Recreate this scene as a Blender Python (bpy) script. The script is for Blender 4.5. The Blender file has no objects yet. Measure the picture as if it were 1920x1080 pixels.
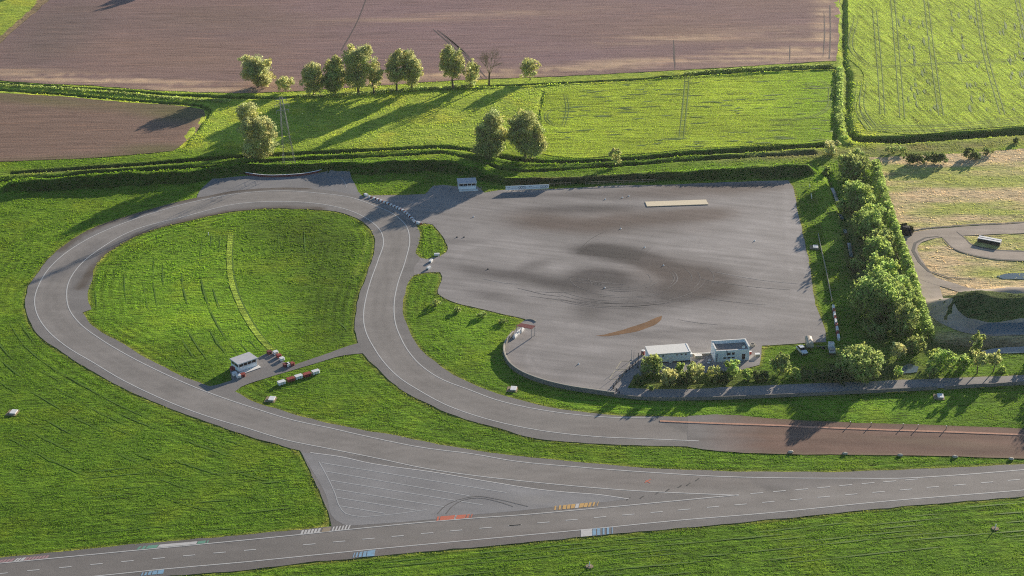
import bpy, math, random
import numpy as np
from mathutils import Vector, Matrix
from mathutils.geometry import delaunay_2d_cdt

R = math.radians
scene = bpy.context.scene
COL = scene.collection
rng = np.random.default_rng(7)
random.seed(7)

# ------------------------------------------------------------------ camera model
PITCH, FPX, CAMH = R(25.9), 3188.0, 226.6
SUN_EL, SUN_AZ = R(12.4), math.atan2(.57, .82)
SUN_DIR = Vector((math.sin(SUN_AZ)*math.cos(SUN_EL), math.cos(SUN_AZ)*math.cos(SUN_EL), math.sin(SUN_EL)))

def at(x, y, z=0.0):
    """ground point (height z) seen at photo position x, y"""
    a = PITCH + math.atan((y-540)/FPX)
    h = CAMH - z
    Y = h/math.tan(a)
    D = Y*math.cos(PITCH) + h*math.sin(PITCH)
    return ((x-960)/FPX*D, Y)

def pp(*pts): return [at(*p) for p in pts]

def to_px(X, Y):
    D = Y*math.cos(PITCH) + CAMH*math.sin(PITCH)
    up = Y*math.sin(PITCH) - CAMH*math.cos(PITCH)
    return 960 + FPX*X/np.maximum(D, 1), 540 - FPX*up/np.maximum(D, 1)

def scl(y):
    a = PITCH + math.atan((y-540)/FPX)
    return math.cos(PITCH)*(FPX*math.tan(PITCH)+y-540)/CAMH, math.cos(a), math.sin(a)

def hm(px, y):
    s, c, _ = scl(y); return px/(s*c)
def wm(px, y): return px/scl(y)[0]

def smooth(pts, closed=False, step=2.0, corner=42):
    P = [np.array(p[:2], float) for p in pts]
    n = len(P); out = []
    segs = n if closed else n-1
    def tan(i, side):
        if not closed and (i == 0 or i == n-1):
            return None
        a, b, c = P[(i-1) % n], P[i], P[(i+1) % n]
        u, v = b-a, c-b
        lu, lv = np.linalg.norm(u)+1e-9, np.linalg.norm(v)+1e-9
        if np.dot(u, v)/(lu*lv) < math.cos(R(corner)): return None
        t = (u/lu*lv + v/lv*lu)/(lu+lv)
        return t/(np.linalg.norm(t)+1e-9)
    for i in range(segs):
        a, b = P[i], P[(i+1) % n]
        L = np.linalg.norm(b-a)
        ta, tb = tan(i, 0), tan((i+1) % n, 1)
        d = (b-a)/(L+1e-9)
        ta = d if ta is None else ta; tb = d if tb is None else tb
        m = max(1, int(L/step))
        for k in range(m):
            t = k/m
            h00 = 2*t**3-3*t*t+1; h10 = t**3-2*t*t+t; h01 = -2*t**3+3*t*t; h11 = t**3-t*t
            out.append(h00*a + h10*L*ta + h01*b + h11*L*tb)
    if not closed: out.append(P[-1])
    return np.array(out)

def inside(X, Y, poly):
    poly = np.asarray(poly)[:, :2]
    res = np.zeros(X.shape, bool)
    x0, y0 = poly.min(0); x1, y1 = poly.max(0)
    m = (X >= x0) & (X <= x1) & (Y >= y0) & (Y <= y1)
    xs, ys = X[m], Y[m]
    r = np.zeros(xs.shape, bool)
    n = len(poly)
    for i in range(n):
        ax, ay = poly[i]; bx, by = poly[(i+1) % n]
        if ay == by: continue
        c = ((ay > ys) != (by > ys))
        r ^= c & (xs < (bx-ax)*(ys-ay)/(by-ay)+ax)
    res[m] = r
    return res

def dist_line(X, Y, line, maxd=60.0):
    """distance to polyline and interpolation parameter (index units)"""
    line = np.asarray(line, float)
    D = np.full(X.shape, 1e9); T = np.zeros(X.shape)
    x0, y0 = line[:, :2].min(0)-maxd; x1, y1 = line[:, :2].max(0)+maxd
    m = np.nonzero((X >= x0) & (X <= x1) & (Y >= y0) & (Y <= y1))
    xs, ys = X[m], Y[m]
    d = np.full(xs.shape, 1e9); tt = np.zeros(xs.shape)
    for i in range(len(line)-1):
        ax, ay = line[i, :2]; bx, by = line[i+1, :2]
        vx, vy = bx-ax, by-ay; L2 = vx*vx+vy*vy+1e-9
        t = np.clip(((xs-ax)*vx+(ys-ay)*vy)/L2, 0, 1)
        q = np.hypot(xs-ax-t*vx, ys-ay-t*vy)
        k = q < d
        d[k] = q[k]; tt[k] = i+t[k]
    D[m] = d; T[m] = tt
    return D, T

_lat = np.random.default_rng(3).random((256, 256))
def vnoise(X, Y, s, ox=0, oy=0):
    u = np.asarray(X)/s+ox+100.3; v = np.asarray(Y)/s+oy+57.7
    i = np.floor(u).astype(int); j = np.floor(v).astype(int)
    fu = u-i; fv = v-j
    fu = fu*fu*(3-2*fu); fv = fv*fv*(3-2*fv)
    g = lambda a, b: _lat[a % 256, b % 256]
    return (g(i, j)*(1-fu)+g(i+1, j)*fu)*(1-fv)+(g(i, j+1)*(1-fu)+g(i+1, j+1)*fu)*fv
def fbm(X, Y, s, n=4, ox=0):
    a = 0; w = .5; t = 0
    for k in range(n):
        a = a+w*vnoise(X, Y, s/2**k, ox+k*11.3, ox*1.7+k*5.1); t += w; w *= .55
    return a/t

# ------------------------------------------------------------------ tags and objects
def tag(o, label=None, cat=None, group=None, kind=None):
    if label: o['label'] = label
    if cat: o['category'] = cat
    if group: o['group'] = group
    if kind: o['kind'] = kind
    return o

def link(name, me, mat=None, parent=None):
    o = bpy.data.objects.new(name, me); COL.objects.link(o)
    if mat is not None: me.materials.append(mat)
    if parent is not None: o.parent = parent
    return o

def thing(name, label, cat, loc=(0, 0, 0), rz=0, group=None):
    o = bpy.data.objects.new(name, None); COL.objects.link(o)
    o.empty_display_size = .5
    o.location = (loc[0], loc[1], loc[2] if len(loc) > 2 else 0); o.rotation_euler = (0, 0, rz)
    return tag(o, label, cat, group)

def np_mesh(name, V, F, col=None, smooth_=False):
    """V (n,3), F list of (m,k) arrays"""
    me = bpy.data.meshes.new(name)
    V = np.asarray(V, np.float32)
    if not isinstance(F, list): F = [F]
    F = [np.asarray(f, np.int32) for f in F if len(f)]
    me.vertices.add(len(V)); me.vertices.foreach_set('co', V.ravel())
    loops = np.concatenate([f.ravel() for f in F])
    tot = np.concatenate([np.full(len(f), f.shape[1], np.int32) for f in F])
    start = np.concatenate([[0], np.cumsum(tot)[:-1]]).astype(np.int32)
    me.loops.add(len(loops)); me.loops.foreach_set('vertex_index', loops)
    me.polygons.add(len(tot)); me.polygons.foreach_set('loop_start', start)
    me.polygons.foreach_set('loop_total', tot)
    if smooth_: me.polygons.foreach_set('use_smooth', np.ones(len(tot), bool))
    if col is not None:
        a = me.color_attributes.new('Col', 'FLOAT_COLOR', 'POINT')
        c = np.ones((len(V), 4), np.float32); c[:, :3] = col
        a.data.foreach_set('color', c.ravel())
    me.update(calc_edges=True); me.validate()
    return me

class MB:
    def __init__(s): s.v = []; s.f = []
    def add(s, vs, fs):
        n = len(s.v); s.v += [tuple(v) for v in vs]; s.f += [tuple(n+i for i in f) for f in fs]; return s
    def box(s, c, d, rz=0, top=None, bev=0.0):
        x, y, z = d[0]/2, d[1]/2, d[2]/2
        tx, ty = (x, y) if top is None else (top[0]/2, top[1]/2)
        ca, sa = math.cos(rz), math.sin(rz)
        def w(a, b, h): return (c[0]+a*ca-b*sa, c[1]+a*sa+b*ca, c[2]+h)
        if bev > 0:
            b = bev
            def ring(px, py, h): return [w(-px+b, -py, h), w(px-b, -py, h), w(px, -py+b, h), w(px, py-b, h), w(px-b, py, h), w(-px+b, py, h), w(-px, py-b, h), w(-px, -py+b, h)]
            rings = [ring(x, y, -z), ring(tx, ty, z-b), ring(tx-b*.7, ty-b*.7, z)]
            vs = sum(rings, []); fs = [tuple(range(7, -1, -1)), tuple(range(16, 24))]
            for k in range(2):
                for i in range(8):
                    j = (i+1) % 8; fs.append((k*8+i, k*8+j, k*8+8+j, k*8+8+i))
            return s.add(vs, fs)
        vs = [w(-x, -y, -z), w(x, -y, -z), w(x, y, -z), w(-x, y, -z), w(-tx, -ty, z), w(tx, -ty, z), w(tx, ty, z), w(-tx, ty, z)]
        return s.add(vs, [(3, 2, 1, 0), (4, 5, 6, 7), (0, 1, 5, 4), (1, 2, 6, 5), (2, 3, 7, 6), (3, 0, 4, 7)])
    def tube(s, p0, p1, r0, r1=None, n=6):
        r1 = r0 if r1 is None else r1
        p0, p1 = Vector(p0), Vector(p1); d = (p1-p0)
        if d.length < 1e-6: return s
        d.normalize()
        u = d.cross(Vector((0, 0, 1)) if abs(d.z) < .9 else Vector((1, 0, 0))).normalized(); w = d.cross(u)
        vs = []
        for p, r in ((p0, r0), (p1, r1)):
            for k in range(n):
                a = 2*math.pi*k/n; vs.append(p+u*math.cos(a)*r+w*math.sin(a)*r)
        fs = [(k, (k+1) % n, n+(k+1) % n, n+k) for k in range(n)]+[tuple(range(n-1, -1, -1)), tuple(range(n, 2*n))]
        return s.add(vs, fs)
    def prism(s, poly, y0, y1):
        """poly in x,z extruded along y"""
        n = len(poly)
        vs = [(p[0], y0, p[1]) for p in poly]+[(p[0], y1, p[1]) for p in poly]
        fs = [tuple(range(n)), tuple(range(2*n-1, n-1, -1))]+[(i, n+i, n+(i+1) % n, (i+1) % n) for i in range(n)]
        return s.add(vs, fs)
    def ring(s, c, r0, r1, n=20):
        """flat annulus in x,z plane at y=c[1]"""
        vs = []
        for k in range(n):
            a = 2*math.pi*k/n
            vs += [(c[0]+r0*math.cos(a), c[1], c[2]+r0*math.sin(a)), (c[0]+r1*math.cos(a), c[1], c[2]+r1*math.sin(a))]
        return s.add(vs, [(2*k, 2*((k+1) % n), 2*((k+1) % n)+1, 2*k+1) for k in range(n)])
    def mesh(s, name):
        me = bpy.data.meshes.new(name); me.from_pydata(s.v, [], s.f); me.update(); return me
    def build(s, name, mat, parent=None): return link(name, s.mesh(name), mat, parent)

# ------------------------------------------------------------------ materials
def new_mat(name):
    m = bpy.data.materials.new(name); m.use_nodes = True
    nt = m.node_tree; nt.nodes.clear()
    return m, nt, nt.nodes, nt.links

def node(nt, t, **k):
    n = nt.nodes.new(t)
    for a, v in k.items():
        if a.startswith('i_'): n.inputs[a[2:].replace('_', ' ')].default_value = v
        else: setattr(n, a, v)
    return n

def noise(nt, scale=(1, 1, 1), ang=0.0, detail=4, rough=.55, dist=0.0, off=0.0):
    """noise on real-world metres; scale = features per metre along rotated axes"""
    L = nt.links
    g = node(nt, 'ShaderNodeNewGeometry')
    vr = node(nt, 'ShaderNodeVectorRotate', rotation_type='Z_AXIS'); vr.inputs['Angle'].default_value = -ang
    mp = node(nt, 'ShaderNodeMapping'); mp.inputs['Scale'].default_value = scale; mp.inputs['Location'].default_value = (off, off*.7, 0)
    nz = node(nt, 'ShaderNodeTexNoise'); nz.inputs['Scale'].default_value = 1; nz.inputs['Detail'].default_value = detail
    nz.inputs['Roughness'].default_value = rough; nz.inputs['Distortion'].default_value = dist
    L.new(g.outputs['Position'], vr.inputs['Vector']); L.new(vr.outputs[0], mp.inputs['Vector']); L.new(mp.outputs[0], nz.inputs['Vector'])
    return nz.outputs['Fac']

def remap(nt, src, a, b, c, d):
    m = node(nt, 'ShaderNodeMapRange'); m.inputs[1].default_value = a; m.inputs[2].default_value = b
    m.inputs[3].default_value = c; m.inputs[4].default_value = d
    nt.links.new(src, m.inputs[0]); return m.outputs[0]

def math_(nt, op, a, b):
    m = node(nt, 'ShaderNodeMath', operation=op)
    for i, v in enumerate((a, b)):
        if isinstance(v, (int, float)): m.inputs[i].default_value = v
        else: nt.links.new(v, m.inputs[i])
    return m.outputs[0]

def mixc(nt, fac, a, b, mode='MIX'):
    m = node(nt, 'ShaderNodeMix', data_type='RGBA', blend_type=mode)
    for i, v in ((0, fac), (6, a), (7, b)):
        if isinstance(v, (int, float)): m.inputs[i].default_value = v
        elif isinstance(v, tuple): m.inputs[i].default_value = (*v, 1)
        else: nt.links.new(v, m.inputs[i])
    return m.outputs[2]

def scale_col(nt, col, fac):
    m = node(nt, 'ShaderNodeVectorMath', operation='SCALE')
    nt.links.new(col, m.inputs[0])
    if isinstance(fac, (int, float)): m.inputs['Scale'].default_value = fac
    else: nt.links.new(fac, m.inputs['Scale'])
    return m.outputs[0]

def finish(nt, col, rough=.9, bump=None, bdist=.2, bstr=1.0, spec=.2, transl=None, metallic=0):
    b = node(nt, 'ShaderNodeBsdfPrincipled'); out = node(nt, 'ShaderNodeOutputMaterial')
    if isinstance(col, tuple): b.inputs['Base Color'].default_value = (*col, 1)
    else: nt.links.new(col, b.inputs['Base Color'])
    if isinstance(rough, (int, float)): b.inputs['Roughness'].default_value = rough
    else: nt.links.new(rough, b.inputs['Roughness'])
    b.inputs['Specular IOR Level'].default_value = spec; b.inputs['Metallic'].default_value = metallic
    if bump is not None:
        bp = node(nt, 'ShaderNodeBump'); bp.inputs['Distance'].default_value = bdist; bp.inputs['Strength'].default_value = bstr
        nt.links.new(bump, bp.inputs['Height']); nt.links.new(bp.outputs[0], b.inputs['Normal'])
    sh = b.outputs[0]
    if transl:
        t = node(nt, 'ShaderNodeBsdfTranslucent')
        nt.links.new(col, t.inputs['Color']) if not isinstance(col, tuple) else None
        if bump is not None: nt.links.new(bp.outputs[0], t.inputs['Normal'])
        mx = node(nt, 'ShaderNodeMixShader'); mx.inputs[0].default_value = transl
        nt.links.new(sh, mx.inputs[1]); nt.links.new(t.outputs[0], mx.inputs[2]); sh = mx.outputs[0]
    nt.links.new(sh, out.inputs[0])

def attr(nt):
    return node(nt, 'ShaderNodeAttribute', attribute_name='Col').outputs['Color']

def m_grass(name, streak=None, ang=0, bump=.7, contrast=1.0):
    m, nt, N, L = new_mat(name)
    c = attr(nt)
    n1 = noise(nt, (.55, 1.0, .6), R(4), 5, .62)
    n2 = noise(nt, (.12, .2, .1), R(-8), 3, .55, off=31)
    n3 = noise(nt, (2.6, 3.4, 2), 0, 3, .6, off=7)
    f1 = remap(nt, n1, .3, .7, 1-.3*contrast, 1+.24*contrast)
    f2 = remap(nt, n2, .3, .7, .82, 1.16)
    f3 = remap(nt, n3, .25, .75, .86, 1.14)
    f = math_(nt, 'MULTIPLY', math_(nt, 'MULTIPLY', f1, f2), f3)
    h = n1
    if streak:
        s1 = noise(nt, streak, ang, 4, .6, off=3)
        f = math_(nt, 'MULTIPLY', f, remap(nt, s1, .32, .62, .55, 1.12))
        h = math_(nt, 'ADD', n1, s1)
    w1 = noise(nt, (.2, 1.5, .5) if not streak else tuple(q*2.2 for q in streak), ang if streak else R(5), 4, .6, dist=.0 if streak else .9, off=13)
    f = math_(nt, 'MULTIPLY', f, remap(nt, w1, .53, .64, 1, .42))
    f = math_(nt, 'MULTIPLY', f, remap(nt, w1, .30, .40, 1.3, 1))
    cc = scale_col(nt, c, f)
    cc = mixc(nt, remap(nt, n2, .45, .75, 0, .35), cc, mixc(nt, 1.0, cc, (1.35, 1.02, .8), 'MULTIPLY'))
    h = math_(nt, 'ADD', h, math_(nt, 'MULTIPLY', n3, .45))
    finish(nt, cc, .95, h, bump, 1, .05)
    return m

def m_plough():
    m, nt, N, L = new_mat('ploughed_soil')
    c = attr(nt)
    a = R(4)
    s1 = noise(nt, (.018, .34, .1), a, 5, .62, off=2)
    s2 = noise(nt, (.08, 1.1, .1), a, 4, .6, off=9)
    n3 = noise(nt, (1.4, 1.8, 1), 0, 4, .65, off=5)
    f = math_(nt, 'MULTIPLY', remap(nt, s1, .3, .7, .84, 1.14), remap(nt, s2, .3, .7, .84, 1.16))
    f = math_(nt, 'MULTIPLY', f, remap(nt, n3, .25, .75, .8, 1.2))
    s3 = noise(nt, (.05, .8, .1), a, 4, .6, off=23)
    f = math_(nt, 'MULTIPLY', f, remap(nt, s3, .58, .66, 1, .68))
    cc = scale_col(nt, c, f)
    s4 = noise(nt, (.03, .7, .1), a, 4, .6, off=41)
    cc = mixc(nt, remap(nt, s4, .55, .72, 0, .45), cc, mixc(nt, 1.0, cc, (1.7, 1.45, 1.2), 'MULTIPLY'))
    h = math_(nt, 'ADD', n3, math_(nt, 'MULTIPLY', s2, .8))
    finish(nt, cc, .95, h, .16, 1, .05)
    return m

def m_tarmac(name, ang=0, streak=.5, rough=.85):
    m, nt, N, L = new_mat(name)
    c = attr(nt)
    s1 = noise(nt, (.03, .45, .1), ang, 5, .6, off=4)
    n1 = noise(nt, (.1, .16, .1), ang, 4, .6, off=11)
    n2 = noise(nt, (3.2, 4, 3), 0, 3, .65, off=17)
    f = math_(nt, 'MULTIPLY', remap(nt, s1, .3, .7, 1-.16*streak, 1+.14*streak), remap(nt, n1, .3, .7, .88, 1.1))
    f = math_(nt, 'MULTIPLY', f, remap(nt, n2, .25, .75, .82, 1.18))
    finish(nt, scale_col(nt, c, f), rough, n2, .03, .6, .25)
    return m

def m_paint(name, col, wear=.3, scale=1.2):
    m, nt, N, L = new_mat(name)
    n1 = noise(nt, (scale, scale*1.3, 1), 0, 4, .7, off=8)
    f = remap(nt, n1, .38, .66, 0, 1) if wear > .5 else remap(nt, n1, .48, .78, 0, 1)
    cc = mixc(nt, math_(nt, 'MULTIPLY', f, wear), col, (.29, .27, .257))
    finish(nt, cc, .7, None, spec=.2)
    return m

def m_solid(name, col, rough=.6, var=.12, scale=1.5, spec=.3, bump=0, metallic=0):
    m, nt, N, L = new_mat(name)
    n1 = noise(nt, (scale, scale, scale), 0, 4, .65)
    f = remap(nt, n1, .3, .7, 1-var, 1+var)
    rgb = node(nt, 'ShaderNodeRGB'); rgb.outputs[0].default_value = (*col, 1)
    finish(nt, scale_col(nt, rgb.outputs[0], f), rough, n1 if bump else None, bump or .1, 1, spec, metallic=metallic)
    return m

def m_leaf(name, transl=.38):
    m, nt, N, L = new_mat(name)
    c = attr(nt)
    finish(nt, c, .75, None, spec=.15, transl=transl)
    return m

def m_water(name, col):
    m, nt, N, L = new_mat(name)
    n1 = noise(nt, (.7, 1.4, 1), 0, 3, .5)
    finish(nt, col, .12, n1, .02, .5, .6)
    return m

M = dict(
    ground=m_grass('meadow_grass'),
    crop=m_grass('young_crop', (.035, .5, .1), R(3), .9, .8),
    crop2=m_grass('sown_crop', (.5, .04, .1), R(8), .9, .6),
    soil=m_plough(), yard=m_tarmac('yard_tarmac', R(-15), 1.05), track=m_tarmac('track_tarmac', 0, .35),
    gravel=m_tarmac('pale_chippings', R(-10), .5, .95), dirt=m_tarmac('dirt_surface', R(-3), .9, .95),
    white=m_paint('white_line_paint', (.66, .65, .62), .4), cream=m_paint('cream_line_paint', (.55, .5, .36), .4),
    faint=m_paint('faint_line', (.52, .52, .51), .4),
    blue=m_paint('blue_paint', (.27, .5, .7), .55, .9), red=m_paint('red_paint', (.7, .2, .12), .5, .9),
    pink=m_paint('faded_red_paint', (.5, .3, .31), .5, .9), green=m_paint('faded_green_paint', (.18, .42, .3), .5, .9),
    orange=m_paint('orange_paint', (.75, .46, .16), .5, .9), oldwhite=m_paint('old_white_paint', (.7, .68, .65), .5, .9),
    rubber=m_paint('rubber_marks', (.07, .07, .07), .5, 2), tan=m_paint('tan_paint', (.4, .32, .22), .5, .9),
    wall=m_solid('white_render', (.86, .94, .99), .7, .06), roofw=m_solid('white_roof_sheet', (.96, .93, .86), .6, .06),
    roofg=m_solid('grey_roof_felt', (.62, .62, .64), .8, .1), roofb=m_solid('gravel_roof', (.34, .3, .27), .9, .12),
    glass=m_solid('dark_glass', (.015, .018, .022), .12, .05, spec=.6), frame=m_solid('white_frame', (.85, .88, .9), .5, .04),
    dark=m_solid('dark_metal', (.03, .03, .035), .5, .1), steel=m_solid('galvanised_steel', (.42, .42, .42), .45, .12, metallic=.4),
    steeld=m_solid('dull_steel', (.17, .18, .17), .6, .12), wood=m_solid('weathered_wood', (.3, .25, .19), .85, .2), conc=m_solid('pale_concrete', (.5, .45, .37), .85, .12),
    orangew=m_solid('terracotta_wall', (.62, .33, .22), .85, .25), redb=m_solid('red_plastic', (.36, .07, .055), .65, .25),
    darkred=m_solid('dark_red_sheet', (.2, .05, .05), .7, .15), whiteb=m_solid('white_plastic', (.9, .9, .89), .5, .08),
    tyre=m_solid('black_rubber', (.02, .02, .02), .85, .1), carw=m_solid('white_car_paint', (.88, .9, .92), .3, .04, spec=.5),
    creamt=m_solid('cream_tarpaulin', (.66, .56, .42), .6, .08), bark=m_solid('tree_bark', (.11, .085, .06), .9, .25, 3, bump=.1),
    leaf=m_leaf('leaves', .6), blade=m_leaf('grass_blades', .75), ink=m_solid('navy_print', (.03, .05, .1), .6, .05), ink2=m_solid('pale_print', (.42, .47, .55), .6, .05),
    water=m_water('pond_water', (.12, .17, .19)), scuff=m_paint('scuff_marks', (.13, .125, .12), .6, 1.5), slabc=m_solid('cream_slab', (.92, .78, .55), .7, .05), tyredark=m_paint('faint_tyre_marks', (.15, .138, .132), .9, .6), tyrelight=m_paint('dusty_tyre_marks', (.40, .375, .36), .8, .6), mow=m_paint('mow_line_turf', (.115, .225, .02), .0), earth=m_solid('bare_earth', (.34, .27, .17), .95, .3), concd=m_solid('shaded_concrete', (.2, .19, .175), .9, .2), wispy=m_paint('flattened_crop', (.17, .27, .04), .0), tilth=m_paint('wheel_rut', (.13, .095, .085), .0), stone=m_solid('pale_stone', (.55, .5, .42), .85, .2), black=m_solid('charcoal_heap', (.02, .02, .025), .9, .3, 3, bump=.2),  # concd: concrete with shade painted in; mow: dark green of mowing lines
)

# ------------------------------------------------------------------ terrain profile: banks (+) and ditches (-)
def bank(pts, closed=False):
    """pts: (x, y, height, halfwidth) in photo ground positions"""
    return np.array([(*at(p[0], p[1]), p[2], p[3]) for p in pts])
BANKS = [
    bank([(26, 354, 2.4, 5), (60, 352, 3.2, 5), (125, 347, 3.2, 5), (225, 341, 3.2, 5), (350, 335, 3.2, 5), (385, 330, 3.0, 4.5), (430, 323, 2.8, 4), (475, 319, 2.4, 3.6), (540, 318, 2.0, 3.0), (612, 317, 2.6, 4),
          (656, 321, 3.2, 5), (760, 316, 3.4, 5), (813, 314, 3.4, 5), (870, 321, 3.0, 5), (916, 333, 2.2, 4), (951, 341, 1.8, 3.4), (1025, 343, 1.8, 3.4), (1095, 339, 1.8, 3.4), (1187, 334, 1.9, 3.4),
          (1280, 331, 2.3, 4), (1350, 329, 2.8, 4.6), (1480, 324, 3.0, 5), (1512, 322, 2.4, 4)]),
    bank([(0, 332, .4, 1.8), (100, 326, .4, 1.8), (250, 316, .4, 1.8), (425, 303, .4, 1.8), (630, 292, .4, 1.8), (780, 280, .4, 1.8), (860, 284, .4, 1.8), (915, 297, .4, 1.8), (975, 309, .4, 1.8), (1100, 308, .4, 1.8), (1250, 296, .4, 1.8), (1400, 287, .4, 1.8), (1525, 282, .7, 3)]),
    bank([(1578, 128, 1.2, 2.5), (1577, 200, 1.3, 2.5), (1578, 250, 1.3, 3), (1592, 268, 1.1, 3)]),
    bank([(-20, 160, .4, 1.8), (175, 172, .4, 1.8), (325, 183, .4, 1.8), (400, 191, .4, 1.8)]),
    bank([(720, 174, .5, 2), (850, 166, .5, 2), (1000, 160, .6, 2), (1260, 146, .6, 2), (1560, 130, .6, 2)]),
    bank([(1768, 578, 3, 6), (1790, 584, 6, 9), (1830, 589, 6.5, 10), (1990, 591, 6.5, 10)]),
    bank([(1828, 556, 1.2, 4), (1870, 551, 1.5, 5), (1990, 549, 1.5, 5)]),
]
DITCH = [
    bank([(20, 324, -1.2, 1.5), (100, 319, -1.3, 1.5), (250, 309, -1.4, 1.6), (425, 294, -1.6, 2), (530, 289, -1.7, 2), (730, 280, -1.7, 2), (830, 275, -1.7, 2), (875, 280, -1.7, 2), (925, 290, -1.7, 2), (975, 299, -1.7, 2), (1025, 304, -1.5, 2), (1155, 301, -1.7, 2), (1300, 287, -2.0, 2.7), (1425, 280, -2.0, 2.7), (1560, 271, -2.0, 2.7)]),
    bank([(0, 339, -.9, 1.1), (75, 335, -.9, 1.1), (175, 324, -.9, 1.2), (375, 314, -.9, 1.2), (530, 300, -1.0, 1.2), (680, 294, -1, 1.2), (830, 286, -1, 1.2), (890, 297, -1, 1.2), (937, 315, -1, 1.2), (987, 321, -1, 1.2), (1125, 313, -1, 1.2), (1250, 303, -1, 1.2), (1350, 296, -1, 1.2), (1525, 288, -1, 1.2)]),
    bank([(-20, 154, -1.2, 1.5), (175, 167, -1.2, 1.5), (325, 178, -1.2, 1.5), (475, 183, -1.2, 1.5), (530, 183, -1.0, 1.4), (705, 172, -1.1, 1.4), (830, 165, -1.1, 1.4), (975, 160, -1.3, 1.6), (1200, 149, -1.3, 1.6), (1325, 139, -1.4, 1.8), (1565, 128, -1.4, 1.8)]),
    bank([(-20, 167, -1.2, 1.5), (100, 175, -1.3, 1.5), (250, 188, -1.2, 1.5), (375, 197, -1.0, 1.4), (393, 207, -.8, 1.1), (385, 222, -.8, 1.1), (345, 275, -.7, 1)]),
    bank([(1583, -60, -1.2, 2), (1581, 60, -1.2, 2), (1582, 110, -1.2, 2), (1588, 140, -1.8, 3), (1586, 180, -1.8, 3), (1583, 220, -1.8, 3), (1588, 245, -1.8, 3), (1610, 261, -2, 3.6), (1690, 262, -2.4, 4.2), (1800, 254, -2.4, 4.2), (1990, 240, -2.4, 4.2)]),
    bank([(1570, 128, -1, 1.4), (1568, 180, -1, 1.4), (1566, 240, -1, 1.4), (1566, 268, -1, 1.4)]),
    bank([(1018, 172, -.7, 0.82), (1012, 200, -.7, 0.82), (1009, 225, -.6, 0.82)]),
    bank([(1552, 325, -1.4, 2), (1566, 360, -1.5, 2), (1580, 405, -1.5, 2), (1598, 470, -1.5, 2), (1606, 520, -1.2, 2)]),
]
def zfun(X, Y):
    X = np.asarray(X, float); Y = np.asarray(Y, float)
    z = np.zeros(X.shape); zd = np.zeros(X.shape)
    wob = (fbm(X, Y, 7, 3)-.5)
    for arr, lst in ((z, BANKS), (zd, DITCH)):
        for b in lst:
            D, T = dist_line(X, Y, b, 14)
            m = np.nonzero(D < 14)
            if not len(m[0]): continue
            i = np.minimum(T[m].astype(int), len(b)-2); f = T[m]-i
            h = b[i, 2]*(1-f)+b[i+1, 2]*f; w = b[i, 3]*(1-f)+b[i+1, 3]*f
            d = np.maximum(D[m]+wob[m]*2.6*(arr is z)+wob[m]*1.6*(arr is zd), 0)
            t = np.clip(1-d/w, 0, 1)
            lg = fbm(X[m], Y[m], 13, 2, 33)
            val = h*np.minimum(1, t*1.25)**1.15*(1+.25*wob[m])*(np.where(np.abs(h) < 1.6, .35+1.3*lg, .75+.5*lg))
            arr[m] = np.where(np.abs(val) > np.abs(arr[m]), val, arr[m])
    return z+zd

# ------------------------------------------------------------------ tarmac outlines
ROAD = pp((-60, 1052), (150, 1031), (300, 1017), (480, 1001), (622, 987), (615, 960), (590, 902), (562, 845),
          (490, 825), (412, 800), (350, 777), (250, 737), (175, 697), (125, 667), (82, 637), (52, 595), (48, 562), (57, 530), (65, 520), (92, 484), (120, 460), (175, 427), (250, 402), (312, 384), (370, 371),
          (448, 357), (526, 352), (604, 355), (656, 364), (690, 374), (735, 394), (768, 414), (780, 422), (784, 457), (780, 475), (787, 483), (778, 500), (776, 516), (768, 525),
          (758, 558), (756, 584), (766, 617), (789, 656), (823, 685), (880, 718), (931, 737), (983, 752), (1009, 759), (1100, 773), (1180, 780), (1225, 781), (1310, 783), (1460, 789), (1460, 848), (1310, 838),
          (1185, 835), (1085, 830), (985, 818), (930, 801), (870, 785), (800, 757), (750, 729), (700, 683), (680, 662), (672, 642), (666, 610), (672, 560), (688, 514), (701, 473), (703, 449), (695, 431), (670, 410), (617, 395), (591, 393), (526, 391), (448, 395),
          (362, 412), (275, 435), (212, 467), (182, 495), (170, 530), (165, 545), (164, 562), (172, 580), (155, 586), (175, 612), (225, 642), (300, 685), (388, 723), (437, 733),
          (463, 748), (530, 770), (597, 789), (757, 820), (840, 836), (960, 854), (1085, 867), (1210, 877), (1310, 882), (1440, 885), (1565, 885), (1665, 882), (1765, 877), (1920, 870), (2060, 862),
          (2060, 918), (1920, 931), (1665, 952), (1440, 975), (1110, 1005), (960, 1020), (740, 1040), (540, 1059), (480, 1066), (300, 1082), (-60, 1113))
YARD = pp((682, 367), (740, 366), (797, 364), (812, 349), (830, 347), (858, 350), (895, 350), (909, 361), (946, 356), (1020, 355), (1083, 352), (1152, 348), (1238, 347), (1280, 345), (1478, 338), (1483, 345), (1495, 395), (1520, 510), (1530, 570), (1547, 620), (1548, 641),
          (1428, 648), (1425, 684), (1395, 692), (1300, 700), (1215, 702), (1190, 706), (1177, 727), (1250, 730), (1400, 724), (1600, 716), (1920, 703), (2060, 697), (2060, 713), (1920, 719), (1700, 731), (1450, 743), (1300, 748), (1200, 747), (1150, 741), (1100, 734), (1040, 723), (990, 709), (965, 693), (950, 679), (943, 662), (946, 645), (958, 628), (972, 612), (986, 599),
          (905, 580), (835, 560), (826, 555), (828, 519), (825, 511), (797, 511), (776, 516), (758, 522), (745, 500), (762, 480), (787, 483), (800, 486), (826, 480), (837, 473), (833, 449), (823, 434), (810, 421), (797, 419), (780, 422), (764, 425), (732, 404), (690, 384))
PIT = pp((370, 371), (391, 342), (399, 336), (461, 330), (520, 331), (610, 324), (656, 327), (664, 342), (677, 365), (690, 376), (660, 386), (520, 372), (385, 392))
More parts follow.
